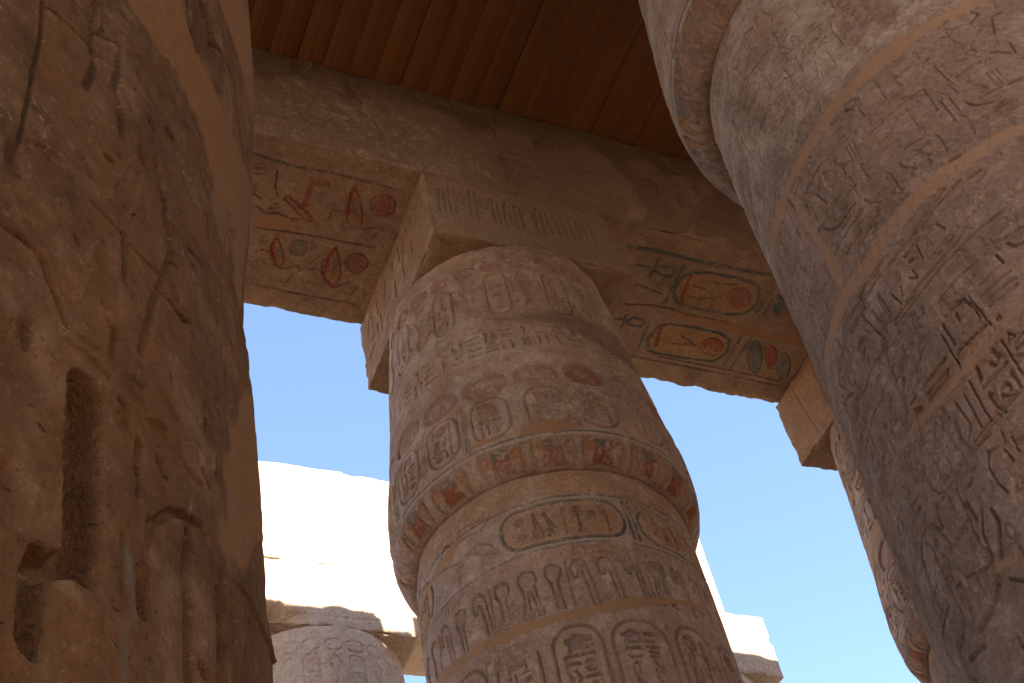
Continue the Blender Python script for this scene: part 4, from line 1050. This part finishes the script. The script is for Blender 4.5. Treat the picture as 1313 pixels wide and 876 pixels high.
SEP = [-1.5, -1.2, -.89, -.54, -.16, .17, .49, .82, 1.12, 1.42]
def sepals(cv, z0, a=.7, ths=SEP, red='red'):
    R = cv.R
    hw = .125*R
    for th in ths:
        u = th*R
        cv.paint([(u-hw, z0), (u-hw*1.08, z0+.205), (u+hw*1.08, z0+.205), (u+hw, z0)], 'orange', a*.8)
        cv.paint([(u-hw*.55, z0), (u-hw*.42, z0+.115), (u+hw*.42, z0+.115), (u+hw*.55, z0)], red, a*.95)
        cv.paint([(u-hw*.42, z0+.115), (u-hw*.5, z0+.20), (u+hw*.5, z0+.20), (u+hw*.42, z0+.115)], 'grey', a)
        for s in (-1, 1):
            cv.paint([(u+s*hw*.98, z0), (u+s*hw*.42, z0+.115), (u+s*hw*.62, z0)], 'pale', a)
            cv.carve([(u+s*hw*.58, z0), (u+s*hw*.42, z0+.115), (u+s*hw, z0+.19)], .018, .014, keep=-.1)
        cv.carve([(u-hw*1.02, z0-.01), (u-hw*1.14, z0+.12), (u-hw*.98, z0+.215), (u+hw*.98, z0+.215), (u+hw*1.14, z0+.12), (u+hw*1.02, z0-.01)], .028, .026, keep=-.2)
    for t1, t2 in zip(ths[:-1], ths[1:]):
        u = (t1+t2)/2*R
        cv.paint([(u-.035, z0), (u-.035, z0+.2), (u+.035, z0+.2), (u+.035, z0)], 'pale', a*.7)
        cv.carve([(u-.008, z0), (u-.008, z0+.2)], .012, .006, keep=0)
    for z, w_, c_, al in ((z0+.245, .035, 'white', .7), (z0+.272, .022, 'blue', .75), (z0+.30, .025, 'white', .5)):
        cv.paint([(ths[0]*R-.3, z), (ths[-1]*R+.3, z)], c_, al*a/.7, stroke=w_)
    cv.carve([(ths[0]*R-.3, z0+.287), (ths[-1]*R+.3, z0+.287)], .014, .007, keep=.3)

def bud_capital(cv, pig=.5, cap_signs=True):
    R, r = cv.R, cv.rng
    lim = (cv.u[0]/R, min(cv.u[-1]/R, 1.6))
    # row of small discs over uraei and rings
    k = 0
    for i in range(-6, 7):
        th = .078+.2345*i
        if not -1.5 < th < 1.5: continue
        u = th*R
        u += r.uniform(-.012, .012)
        q = ell(u, 10.955+r.uniform(-.01, .01), .128*r.uniform(.92, 1.05), .112*r.uniform(.92, 1.05))
        cv.sink(q, .02, soft=.012, keep=-.1, bulge=.75)
        cv.carve(q, .02, .026, closed=True, keep=-.1)
        if th < .2 or r.random() < .5: cv.paint(q, 'pink', pig*(1.25 if th < .1 else .7))
        if i % 2 == 0:
            cartouche(cv, u-.118, 10.10, u+.118, 10.80, .115, .030, .018, cols=('pink', None, 'grey', None), keep=.05)
        else:
            cv.sink([(u-.06, 10.78), (u+.05, 10.80), (u+.10, 10.66), (u+.03, 10.5), (u+.05, 10.3), (u+.09, 10.18), (u-.02, 10.10), (u-.09, 10.2), (u-.02, 10.32), (u-.05, 10.5), (u-.11, 10.66)], .024, bulge=.5, keep=-.05)
            if r.random() < .5: cv.paint(ell(u, 10.64, .06, .1), 'grey', pig*.5)
    for z in (11.09, 10.04, 9.985, 9.90, 9.475):
        cv.carve([(-1.6*R, z), (1.6*R, z)], .018, .014, keep=.38)
    fill_signs(cv, -1.5*R, 9.52, 1.5*R, 9.87, .17, .028, .016, (None, 'pink', None, 'grey'), .4, .12)
    for i in range(-7, 7):
        u = (.078+.2345*(i+.5))*R
        sign(cv, r.choice(TALL), u-.035, 10.45, .07, .2, .018, .014, None, 0, -.1)
        sign(cv, r.choice(FLAT), u-.04, 10.2, .08, .13, .018, .014, None, 0, -.1)
    # plain stripe, then big discs over rings
    cv.paint([(-1.6*R, 9.40), (1.6*R, 9.40)], 'orange', pig*.5, stroke=.08)
    for i in range(-4, 5):
        th = .180+.345*i
        if not -1.55 < th < 1.55: continue
        u = th*R
        u += r.uniform(-.02, .02)
        q = ell(u, 9.085+r.uniform(-.012, .012), .200*r.uniform(.92, 1.04), .165*r.uniform(.94, 1.04), 26)
        cv.sink(q, .022, soft=.014, keep=-.1, bulge=.8)
        cv.carve(q, .024, .03, closed=True, keep=-.1)
        cv.paint(q, 'pink' if i < 1 else 'red', pig*1.3)
        cartouche(cv, u-.165, 8.335, u+.165, 8.875, .125, .034, .02, cols=('pink', None, 'pale', 'grey'), keep=.05)
        sign(cv, 'sun', u-.09, 8.66, .18, .18, .014, .02, 'red' if i > 0 else 'pink', .55, -.1)
        uu = u+.172*R
        for du in (-.035, .03):
            cv.carve([(uu+du, 8.30), (uu+du*1.4, 8.93)], .014, .008, keep=.2)
        fill_signs(cv, uu-.03, 8.32, uu+.03, 8.9, .085, .016, .012, (None,), 0, .1)
        cv.paint([(uu, 8.30), (uu, 8.9)], 'white' if i % 2 else 'grey', .4, stroke=.05)
    sepals(cv, ZC+.012, .72)
    cv.M[..., 2] = np.maximum(cv.M[..., 2], .55*ss(.42, .62, cv.wear)*ss(8.2, 8.5, cv.V)*(1-ss(.2, .9, cv.U/R)))

def bud_shaft(cv, pig=.55):
    R, r = cv.R, cv.rng
    e = 1.6*R
    # plain ochre neck
    cv.paint([(-e, 7.675), (e, 7.675), (e, 7.99), (-e, 7.99)], 'ochre', pig*.8)
    cv.paint([(-e, 7.652), (e, 7.652)], 'white', .6, stroke=.03)
    cv.paint([(-e, 7.16), (e, 7.16)], 'white', .5, stroke=.03)
    cv.paint([(-e, 7.67), (e, 7.67)], 'blue', .75, stroke=.022)
    cv.carve([(-e, 7.655), (e, 7.655)], .012, .006, keep=.2)
    cv.paint([(-e, 7.145), (e, 7.145)], 'blue', .6, stroke=.018)
    cv.carve([(-e, 7.132), (e, 7.132)], .010, .006, keep=.2)
    for x0, x1 in ((-.285, .548), (.655, 1.45), (-1.62, -.95)):
        q = rrect(x0*R, 7.20, x1*R, 7.615, .19)
        cv.paint(q+[q[0]], 'white', .6, stroke=.085)
        cv.paint(q, 'ochre', .45)
        cv.carve(q, .034, .024, closed=True, keep=-.1)
        cv.paint(q+[q[0]], 'blue', .8, stroke=.034)
        n = 7
        for i in range(n):
            u0 = x0*R+.14+(x1*R-x0*R-.24)*i/n
            wd = (x1*R-x0*R-.24)/n
            nm = ['sun', 'seated', 'bird', 'reed', 'djed', 'board', 'crook'][i]
            if i == 0:
                sign(cv, 'sun', u0-.02, 7.42, wd*1.0, .13, .014, .02, 'red', .8, -.1)
                sign(cv, 'loaf', u0-.02, 7.26, wd*.9, .14, .014, .02, 'blue', .5, 0)
            else:
                sign(cv, nm, u0, 7.255, wd*.92, .30, .028, .024, ['red', 'blue', 'pale', 'grey', 'pale', 'orange'][i-1], .55, 0)
        cv.carve([(x0*R+.2, 7.235), (x1*R-.2, 7.235)], .012, .008, keep=.2)
    for th in (.585, .628):
        cv.carve([(th*R, 7.22), (th*R-.01, 7.62)], .020, .010, keep=-.1)
        cv.paint([(th*R, 7.20), (th*R-.01, 7.64)], 'blue', .85, stroke=.032)
    # plain band stained orange, then crooks
    cv.paint([(.10*R, 7.0), (.5*R, 6.98), (.5*R, 7.11), (.10*R, 7.12)], 'orange', pig*.75, soft=.05)
    cv.paint([(.75*R, 6.95), (1.2*R, 6.9), (1.2*R, 7.12), (.75*R, 7.10)], 'orange', pig*.5, soft=.05)
    cv.carve([(-e, 6.995), (e, 6.995)], .010, .006, keep=.45)
    i = 0
    th = -1.38
    while th < 1.45:
        u = th*R
        tint = 'blue' if th > .45 else ('grey' if i % 3 else 'pink')
        # a tall folded-cloth sign with a round head
        q = [[(u-.075, 6.52), (u-.06, 6.80), (u-.09, 6.88), (u-.075, 6.955), (u-.01, 6.975), (u+.06, 6.95), (u+.075, 6.86), (u+.045, 6.80), (u+.085, 6.52), (u+.045, 6.52), (u+.01, 6.77), (u-.02, 6.78), (u-.025, 6.52)],
             [(u-.08, 6.80), (u-.09, 6.90), (u-.06, 6.965), (u+.0, 6.975), (u+.05, 6.93), (u+.09, 6.52), (u+.04, 6.50), (u+.0, 6.86), (u-.03, 6.88), (u-.04, 6.80)],
             [(u-.03, 6.52), (u-.045, 6.80), (u-.08, 6.86), (u-.07, 6.95), (u, 6.97), (u+.06, 6.93), (u+.055, 6.85), (u+.01, 6.80), (u+.03, 6.52)],
             [(u-.08, 6.52), (u-.05, 6.90), (u-.01, 6.97), (u+.06, 6.95), (u+.07, 6.88), (u+.03, 6.84), (u+.0, 6.52)]][r.choice((0, 1, 1, 2, 3))]
        cv.sink(q, .012, keep=-.1, bulge=.7)
        cv.carve(q, .017, .034, closed=True, keep=-.1)
        if i % 4 != 2: cv.paint(q, tint, .5 if th > .45 else .16)
        if i % 4 == 1: sign(cv, 'basket', u+.02, 6.50, .2, .16, .013, .015, 'pink', .5, -.1)
        if i % 3 == 2:
            cv.carve([(u+.115, 6.50), (u+.112, 6.96)], .014, .011, keep=-.1); cv.paint([(u+.115, 6.50), (u+.112, 6.96)], 'orange', .55, stroke=.02)
        th += .172
        i += 1
    # tall rings below, on two sides of the mortar joint
    fill_signs(cv, -1.5*R, 7.02, 1.5*R, 7.115, .10, .010, .012, (None,), 0, .52)
    for th, hw in ((-1.08, .16), (-.70, .16), (-.34, .165), (.035, .175), (.415, .20), (.80, .175), (1.17, .17)):
        u = th*R
        cartouche(cv, u-hw*R+.035, 5.30, u+hw*R-.035, 6.335, .15, .038, .026, cols=(None, 'pink', None, 'grey'), keep=-.05)
        sign(cv, 'sun', u-.10-(.06 if th > .3 else 0), 6.08, .2, .2, .036, .03, 'plum' if abs(th) < .6 else 'red', .45, -.2)
        cv.carve([(u+hw*R-.01, 5.3), (u+hw*R-.01, 6.30)], .012, .009, keep=.2)
        for s in (-.12, .12): sign(cv, 'reed', u+s-.04, 5.72, .09, .34, .016, .02, None, 0, -.1)
        cv.carve([(u-.2, 5.66), (u+.2, 5.66)], .018, .012, keep=0)

def deco_c1(cv, part):
    R = cv.R
    if part == 'capital':
        bud_capital(cv)
        # eroded patch on the right under the small rings
        for q in ([(.0, 10.05), (.45, 10.12), (1.0, 10.15), (1.4, 10.2), (1.4, 9.7), (.9, 9.66), (.5, 9.86), (.0, 9.93)],):
            cv.mask(1, [(a*R, z) for a, z in q], .75, .14, rag=.16)
        cv.mask(1, [(.28*R, 10.62), (.30*R, 10.30)], .5, .08, stroke=.1, rag=.06)
        cv.mask(1, [(-.95*R, 8.55), (-.55*R, 8.62), (-.50*R, 8.42), (-.9*R, 8.36)], .4, .1, rag=.12)
    else:
        bud_shaft(cv)
    bands(cv, C1D)

def deco_c2(cv, part):
    R = cv.R
    if part == 'capital':
        bud_capital(cv, .35)
        bands(cv, [('b', .1, [(-1.5, 10.3), (-1.1, 10.25), (-.7, 10.3)]), ('b', .12, [(-1.5, 9.3), (-1.0, 9.45), (-.7, 9.4)]), ('b', .1, [(-1.4, 8.75), (-1.0, 8.8)])])
    else:
        bud_shaft(cv, .4)

def deco_c3(cv, part):
    R = cv.R
    if part == 'capital':
        sepals(cv, ZC-.05, .85, [-2.0, -1.70, -1.38, -1.06, -.75, -.44, -.12, .2, .5], 'plum')
        cv.M[..., 2] = .75*ss(8.2, 8.32, cv.V)*ss(.3, .55, cv.wear)
        bands(cv, [('b', .06, [(-1.45, 8.5), (-1.3, 8.42), (-1.15, 8.46), (-.8, 8.48)]), ('k', .16, [(-.62, 8.02), (-.5, 8.0)])])
        for i in range(9):
            th = -1.6+.2*i
            cv.carve([(th*R, 8.36), (th*R+.03, 8.9)], .014, .008, keep=.3)
    else:
        cv.M[..., 2] = np.maximum(.85*ss(6.28, 6.5, cv.V)*ss(.34, .62, cv.wear*.7+cv.fine*.3), .35*ss(6.0, 6.3, cv.V)*ss(.5, .62, cv.fine))
        cv.M[..., 1] = .35*ss(.50, .66, cv.wear)*(1-ss(6.2, 6.35, cv.V))*ss(.4, .6, cv.fine)
        # rows of worn writing between the mortar joints
        for z0, z1, kp in ((5.33, 6.22, .22), (6.55, 7.35, .34), (7.38, 7.85, .36), (3.0, 4.0, .48)):
            fill_signs(cv, -1.3*R, z0, .75*R, z1, .205, .0085, .010, (None,), .4, kp)
        fill_signs(cv, -1.3*R, 4.55, -.62*R, 5.06, .24, .010, .013, (None,), .4, .30)
        for z in (6.45, 7.45, 7.85): cv.carve([(-1.4*R, z), (.8*R, z)], .012, .007, keep=.42)
        bands(cv, C3D)
        cv.mask(1, [(-.1*R, 3.0), (.1*R, 3.6), (.35*R, 3.7), (.5*R, 3.0)], .4, .2, rag=.25)

def deco_c4(cv, part):
    if part == 'shaft':
        cv.M[..., 1] = .25*ss(.52, .68, cv.wear)*ss(.35, .6, cv.fine)
        cv.M[..., 2] = .30*ss(.60, .70, cv.fine)*ss(.45, .6, cv.wear)
        bands(cv, C4D, .012)

def deco_far(cv, part):
    R, r = cv.R, cv.rng
    if part == 'capital':
        for i in range(-6, 7):
            u = .235*i*R
            cv.carve(ell(u, 10.99, .135, .10), .022, .014, closed=True, keep=-.3)
            if i % 2 == 0:
                q = rrect(u-.11, 10.2, u+.11, 10.84, .10)
                cv.carve(q, .022, .014, closed=True, keep=-.3)
                for z in (10.38, 10.46, 10.54): cv.carve([(u-.08, z), (u+.08, z)], .014, .010, keep=.1)
                cv.carve(ell(u, 10.7, .05, .05), .016, .01, closed=True, keep=0)
            else:
                cv.carve([(u-.06, 10.2), (u+.02, 10.4), (u-.08, 10.7), (u, 10.83), (u+.08, 10.7), (u+.02, 10.5)], .02, .012, keep=-.2)
        fill_signs(cv, -1.4*R, 9.5, 1.4*R, 9.9, .32, .012, .018, (None,), 0, 0)

def deco_plain(cv, part): pass

def abacus_text(cell=.26, n=(.15, .72), x=(-1.0, 1.0), col=(None,), horiz=True, keep=.05, d=.013):
    def f(cv):
        mu, mv = (cv.u[0]+cv.u[-1])/2, cv.v[0]
        fill_signs(cv, mu+x[0], mv+n[0], mu+x[1], mv+n[1], cell, d, .017, col, .5, keep)
        for z in (n[0]-.05, n[1]+.06): cv.carve([(mu+x[0], mv+z), (mu+x[1], mv+z)], .014, .008, keep=.3)
    return f

def c1_front(cv):
    """a line of tall thin signs along the upper edge, worn away towards the right"""
    x0, z0 = cv.u[0], cv.v[0]
    r = random.Random(8)
    cv.P[..., :3] = (.315, .222, .168)
    cv.P[..., 3] = .7
    x = x0+.12
    while x < x0+1.35:
        h = r.uniform(.36, .5)
        q = [(x, z0+.40), (x+.02, z0+.40+h), (x+.055, z0+.44+h), (x+.085, z0+.40+h), (x+.075, z0+.42)]
        cv.carve(q, .024, .03, keep=-.1)
        if r.random() < .4: cv.carve(ell(x+.17, z0+.72, .05, .10, 12), .022, .028, closed=True, keep=-.1); x += .11
        x += r.uniform(.12, .16)
    for k in range(7): cv.carve([(x0+1.42+k*.085, z0+.45), (x0+1.40+k*.085, z0+.80)], .02, .024, keep=.1)
    cv.carve([(x0+.05, z0+.94), (x0+2.1, z0+.94)], .014, .008, keep=.35)
    cv.M[..., 2] = .5*ss(.5, .7, cv.wear)*(1-ss(x0+.9, x0+1.8, cv.U))

def c1_left(cv):
    y0, z0 = cv.u[0], cv.v[0]
    fill_signs(cv, y0+.15, z0+.25, y0+2.1, z0+.95, .30, .016, .016, (None, 'grey', None, 'red'), .6, .3)
    cv.carve([(y0+.1, z0+.20), (y0+2.1, z0+.20)], .016, .008, keep=.3)
    cv.M[..., 2] = .35*ss(.45, .65, cv.wear)

def c2_left(cv):
    y0, z0 = cv.u[0], cv.v[0]
    for k, y in enumerate((.42, .52, .86, .96, 1.3, 1.4)):
        cv.carve([(y0+y, z0+.25), (y0+y, z0+.85)], .02, .014, keep=-.2)
    for y in (.47, .91, 1.35): cv.carve([(y0+y-.05, z0+.85), (y0+y, z0+.90), (y0+y+.05, z0+.85)], .02, .014, keep=-.2)
    cv.carve([(y0+1.75, z0+.1), (y0+1.85, z0+1.0)], .018, .01, keep=-.2)
    cv.carve([(y0+1.98, z0+.1), (y0+2.02, z0+1.0)], .014, .008, keep=-.2)
    cv.paint([(y0, z0), (y0+2.28, z0), (y0+2.28, z0+1.1), (y0, z0+1.1)], 'orange', .28)

def eat_c1(x, y, z):
    # the right front corner of the abacus is broken away
    d = np.hypot(np.hypot(x-(C1[0]+AB), y-(C1[1]-AB)), (z-ZB-.75)*.55)
    return .09*(1-ss(.05, .35, d))*(.5+fbm(x, y, z, 5, 3, 77))

def eat_c5(x, y, z):
    d = np.hypot((x-(C5[0]-AB+.25))*.8, (z-ZB-.06)*1.6)
    return .22*(1-ss(.05, .5, d))*(.3+1.2*fbm(x, y, z, 6, 4, 78))*(y < C5[1]-AB+.4)

column('column', 'middle column with painted red discs and a blue-ringed name band under its bud capital', C1, M_C1, deco_c1, (-1.45, 1.45), .0066, (5.65, 11.3), 11, after=lambda cv, p_: losses(cv, .60),
       abacus=dict(fine=.011, deco={'front': c1_front, 'left': c1_left}, eat=eat_c1, mat=M_SOF))
column('column', 'partly hidden column in the middle row, seen right of the sky gap behind the big right column', C2, M_C3, deco_c2, (-1.6, .3), .012, (6.5, 11.3), 12, after=lambda cv, p_: losses(cv, .57),
       abacus=dict(fine=.016, deco={'left': c2_left}, mat=M_SOF, edge=.02))
column('column', 'large grey column on the right with tan mortar bands and cut hieroglyphs', C3, M_C3, deco_c3, (-1.45, .75), .0052, (2.75, 8.75), 13, rough=1.3, after=lambda cv, p_: losses(cv, .57, .006, 2.6), k=1.04536, dz=-.0656)
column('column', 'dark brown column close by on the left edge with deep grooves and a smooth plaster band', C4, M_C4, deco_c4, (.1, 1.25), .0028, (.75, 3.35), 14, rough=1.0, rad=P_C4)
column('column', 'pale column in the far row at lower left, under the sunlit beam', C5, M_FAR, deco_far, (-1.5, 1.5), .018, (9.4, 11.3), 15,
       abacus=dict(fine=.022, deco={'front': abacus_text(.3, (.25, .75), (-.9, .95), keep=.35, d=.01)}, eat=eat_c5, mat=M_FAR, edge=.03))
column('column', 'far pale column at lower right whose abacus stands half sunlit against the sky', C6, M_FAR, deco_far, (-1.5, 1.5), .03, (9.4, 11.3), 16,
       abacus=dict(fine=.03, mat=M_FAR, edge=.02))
HALL = [(-6.4, 8.4, 'added middle row column two bays left of the painted one'), (16.6, 8.5, 'added middle row column one bay right of the half hidden one'),
        (-6.6, 2.9, 'added column left of the dark grooved column'), (11.1, 3.0, 'added column right of the large grey column'),
        (-6.5, -2.9, 'added column behind the dark grooved column, one bay further left'), (-.7, -3.2, 'added column straight behind the dark grooved column'), (5.3, -2.7, 'added column straight behind the large grey column'), (11.1, -2.8, 'added column behind the large grey column, one bay further right'),
        (16.8, 3.0, 'added second column right of the large grey column'), (16.8, -2.9, 'added back column two bays right of the large grey column'), (22.6, 8.5, 'added last middle row column under the right end of the roof'), (22.6, 2.9, 'added last column of the near row under the right end of the roof'), (22.6, -2.9, 'added last back column under the right end of the roof'),
        (-.9, 14.8, 'added far row column standing left of the pale one')]
plain = column('column', 'column of the middle row standing behind the dark left column', C0, M_C1, deco_plain, (-1, 1), .05, (9, 11.3), 17)

# rest of the hall: unseen plain columns, added to shape the light reaching inside
def copy_thing(root, x, y, label):
    c = root.copy(); COL.objects.link(c)
    c.location = (x, y, GZ)
    c['label'] = label
    for ch in list(root.children):
        d = ch.copy(); COL.objects.link(d); d.parent = c
    return c
for x, y, lb in HALL:
    copy_thing(plain, x, y, lb)

# ------------------------------------------------------------------ beams
def soffit(cv):
    for op, col, wd, pts in SOF:
        if op == 'l':
            cv.paint(pts, col, .85, stroke=max(.02, wd*.75), soft=.008); cv.carve(pts, wd*.6, .012, keep=-.2)
        elif op == 'e':
            cv.paint(pts, col, .72); cv.carve(pts, .022, .014, closed=True, keep=-.2)
            if col == 'redb': cv.paint(list(pts)+[pts[0]], 'pale', .5, stroke=.018)
        elif op == 'q':
            cv.paint(pts, col, .85); cv.sink(pts, .012, keep=-.2)
        elif op == 'd':
            cv.paint(pts, 'orange', .75); cv.paint(list(pts)+[pts[0]], 'red', .7, stroke=.022); cv.carve(pts, .022, .014, closed=True, keep=-.2)
            cx, cy = np.mean(pts, 0)
            cv.paint([(cx+(x-cx)*.5, cy+(y-cy)*.5) for x, y in pts], 'grey', .55)
            cv.paint(pts[:3], 'redb', .75, stroke=.06)
        elif op == 'h':
            cv.paint(list(pts)+[pts[0]], col, .85, stroke=wd); cv.carve(pts, .022, .010, closed=True, keep=-.2)
        elif op == 'K':
            cv.paint(pts, 'ochre', .75); cv.paint(list(pts)+[pts[0]], 'grey', .95, stroke=.052); cv.carve(pts, .026, .012, closed=True, keep=-.2)
        elif op == 'f':
            cv.mask(0, pts, 1, .02, rag=.03)
    losses(cv, .645, .006, 3.0)
    cv.M[..., 1] = np.maximum(cv.M[..., 1], .3*ss(.55, .7, cv.wear))
    cv.M[..., 1] = np.maximum(cv.M[..., 1], .35*ss(.5, .7, cv.fine)*(1-ss(C1[1]-AB, C1[1]-AB+.5, cv.V)))

def beam_front(cv):
    x = cv.U
    cv.M[..., 2] = 1.0*(1-ss(3.8, 6.0, x+.5*(cv.V-ZT)))*ss(.15, .45, cv.wear)
    cv.M[..., 1] = np.maximum(.75*ss(.40, .72, cv.wear*.45+.55*ss(ZT+.7, ZR, cv.V)), .5*ss(5.5, 7, x)*ss(.42, .58, cv.wear))
    cv.H -= .02*ss(.55, .65, cv.wear)
    cv.P[..., :3] = (.325, .228, .172)
    cv.P[..., 3] = .8

Y0, Y1b = C1[1]-AB+.026, C1[1]+AB-.026
ZS = arr(ZT, ZR, .1, .014)
YS = arr(Y0, Y1b, .1, .0115)
XA = 5.03
def lip(x, y, z):                                   # broken lower front lip right of the middle column
    d = np.hypot(y-Y0, z-ZT)
    return .10*ss(5.6, 6.4, x)*(1-ss(.02, .35, d))*fbm(x, y, z, 3.0, 4, 70)*1.6
g = Grids()
block(g, arr(C0[0]-.3, XA-.001, .12, .0125, 1.95, XA), YS, ZS, .008, .014, {'bottom': soffit, 'front': beam_front}, ('top',), 61, xedge=.05)
tag(g.build('architrave', M_SOF), 'painted stone beam left of the middle column, ducks and discs on its underside', 'stone beam', 'stone beams over the columns')
g = Grids()
block(g, arr(XA+.001, C2[0]+.05, .12, .0125, XA, 9.8), YS, ZS, .008, .016, {'bottom': soffit, 'front': beam_front}, ('top',), 62, eat=lip, xedge=.05)
tag(g.build('architrave', M_SOF), 'painted stone beam right of the middle column, orange cartouches on its underside', 'stone beam', 'stone beams over the columns')
# far row
g = Grids()
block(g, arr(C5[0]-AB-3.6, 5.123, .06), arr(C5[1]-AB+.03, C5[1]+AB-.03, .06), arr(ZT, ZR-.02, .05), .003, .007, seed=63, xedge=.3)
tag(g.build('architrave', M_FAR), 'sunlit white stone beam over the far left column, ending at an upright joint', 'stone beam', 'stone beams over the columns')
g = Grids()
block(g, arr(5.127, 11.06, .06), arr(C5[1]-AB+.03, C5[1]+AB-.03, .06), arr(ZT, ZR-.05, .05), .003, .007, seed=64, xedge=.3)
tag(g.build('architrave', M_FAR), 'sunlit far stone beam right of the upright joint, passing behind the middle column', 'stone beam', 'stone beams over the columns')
# row the eye stands in: its beam lies above the frame
g = Grids()
block(g, arr(-12.0, 36.0, .3), arr(C3[1]-1.1, C3[1]+1.1, .15), arr(ZT, ZR-.01, .15), .01, .03, seed=65)
tag(g.build('architrave', M_BEAM), 'long stone beam overhead above the large right column, mostly out of view', 'stone beam', 'stone beams over the columns')

# ------------------------------------------------------------------ board ceiling
r = random.Random(3)
g = Grids()
x = -13.58
i = 0
while x < 36.3:
    wd = 1.25/4
    for k in range(4):
        a, b = x+k*wd+(.004 if k == 0 else .0005), x+(k+1)*wd-(.004 if k == 3 else .0005)
        dz = r.uniform(0, .006)
        sh, tone = (r.uniform(-3, 3), r.uniform(-30, 30), r.uniform(-3, 3)), r.random()*.75
        xs = np.array([a, a+.004, b-.004, b])
        ysb = np.linspace(-20.0, C1[1]+AB-.1, 30)  # boards carried past the view, keeping sun and sky light out
        XX, YY = np.meshgrid(xs, ysb)
        ZZ = np.tile(np.array([.006, 0, 0, .006]), (30, 1))+ZR+.004+dz
        P_ = np.zeros(XX.shape+(4,), np.float32)
        P_[..., :3] = sh
        P_[..., 3] = tone
        g.add(np.stack([XX, YY, ZZ], -1), (P_, np.zeros(XX.shape+(4,), np.float32)), flip=True)
    x += 1.25
# closed upper side of the deck
XX, YY = np.meshgrid(np.linspace(-13.58, 36.5, 4), np.linspace(-20.0, C1[1]+AB-.1, 4))
g.add(np.stack([XX, YY, np.full_like(XX, ZR+.05)], -1))
tag(g.build('wooden_ceiling', M_WOOD), 'dark reddish brown board ceiling laid across the stone beams', 'wooden ceiling')

# unseen blocks added on the roof; their upper edges throw the shadow on the far beam
for n_, (xa, xb, zt_, lab) in enumerate(((-13.5, 4.86, 14.98, 'long low added shadow block on the edge of the board roof, left'), (4.87, 5.31, 14.72, 'short stump of an added shadow block between two longer ones'), (5.32, 8.6, 14.93, 'middle added shadow block on the edge of the board roof above the painted beam'), (8.65, 11.85, 14.97, 'long added shadow block on the board roof toward the right'), (11.9, 36.0, 15.02, 'added shadow block at the right end of the board roof'))):
    g = Grids()
    block(g, arr(xa, xb, .08), arr(C1[1]-.6, C1[1]+AB-.05, .1), arr(ZR+.055, zt_, .08), .02, .07, seed=80+n_)
    tag(g.build('shadow_block', M_BEAM), lab, 'shadow block', 'added shadow blocks on the roof')
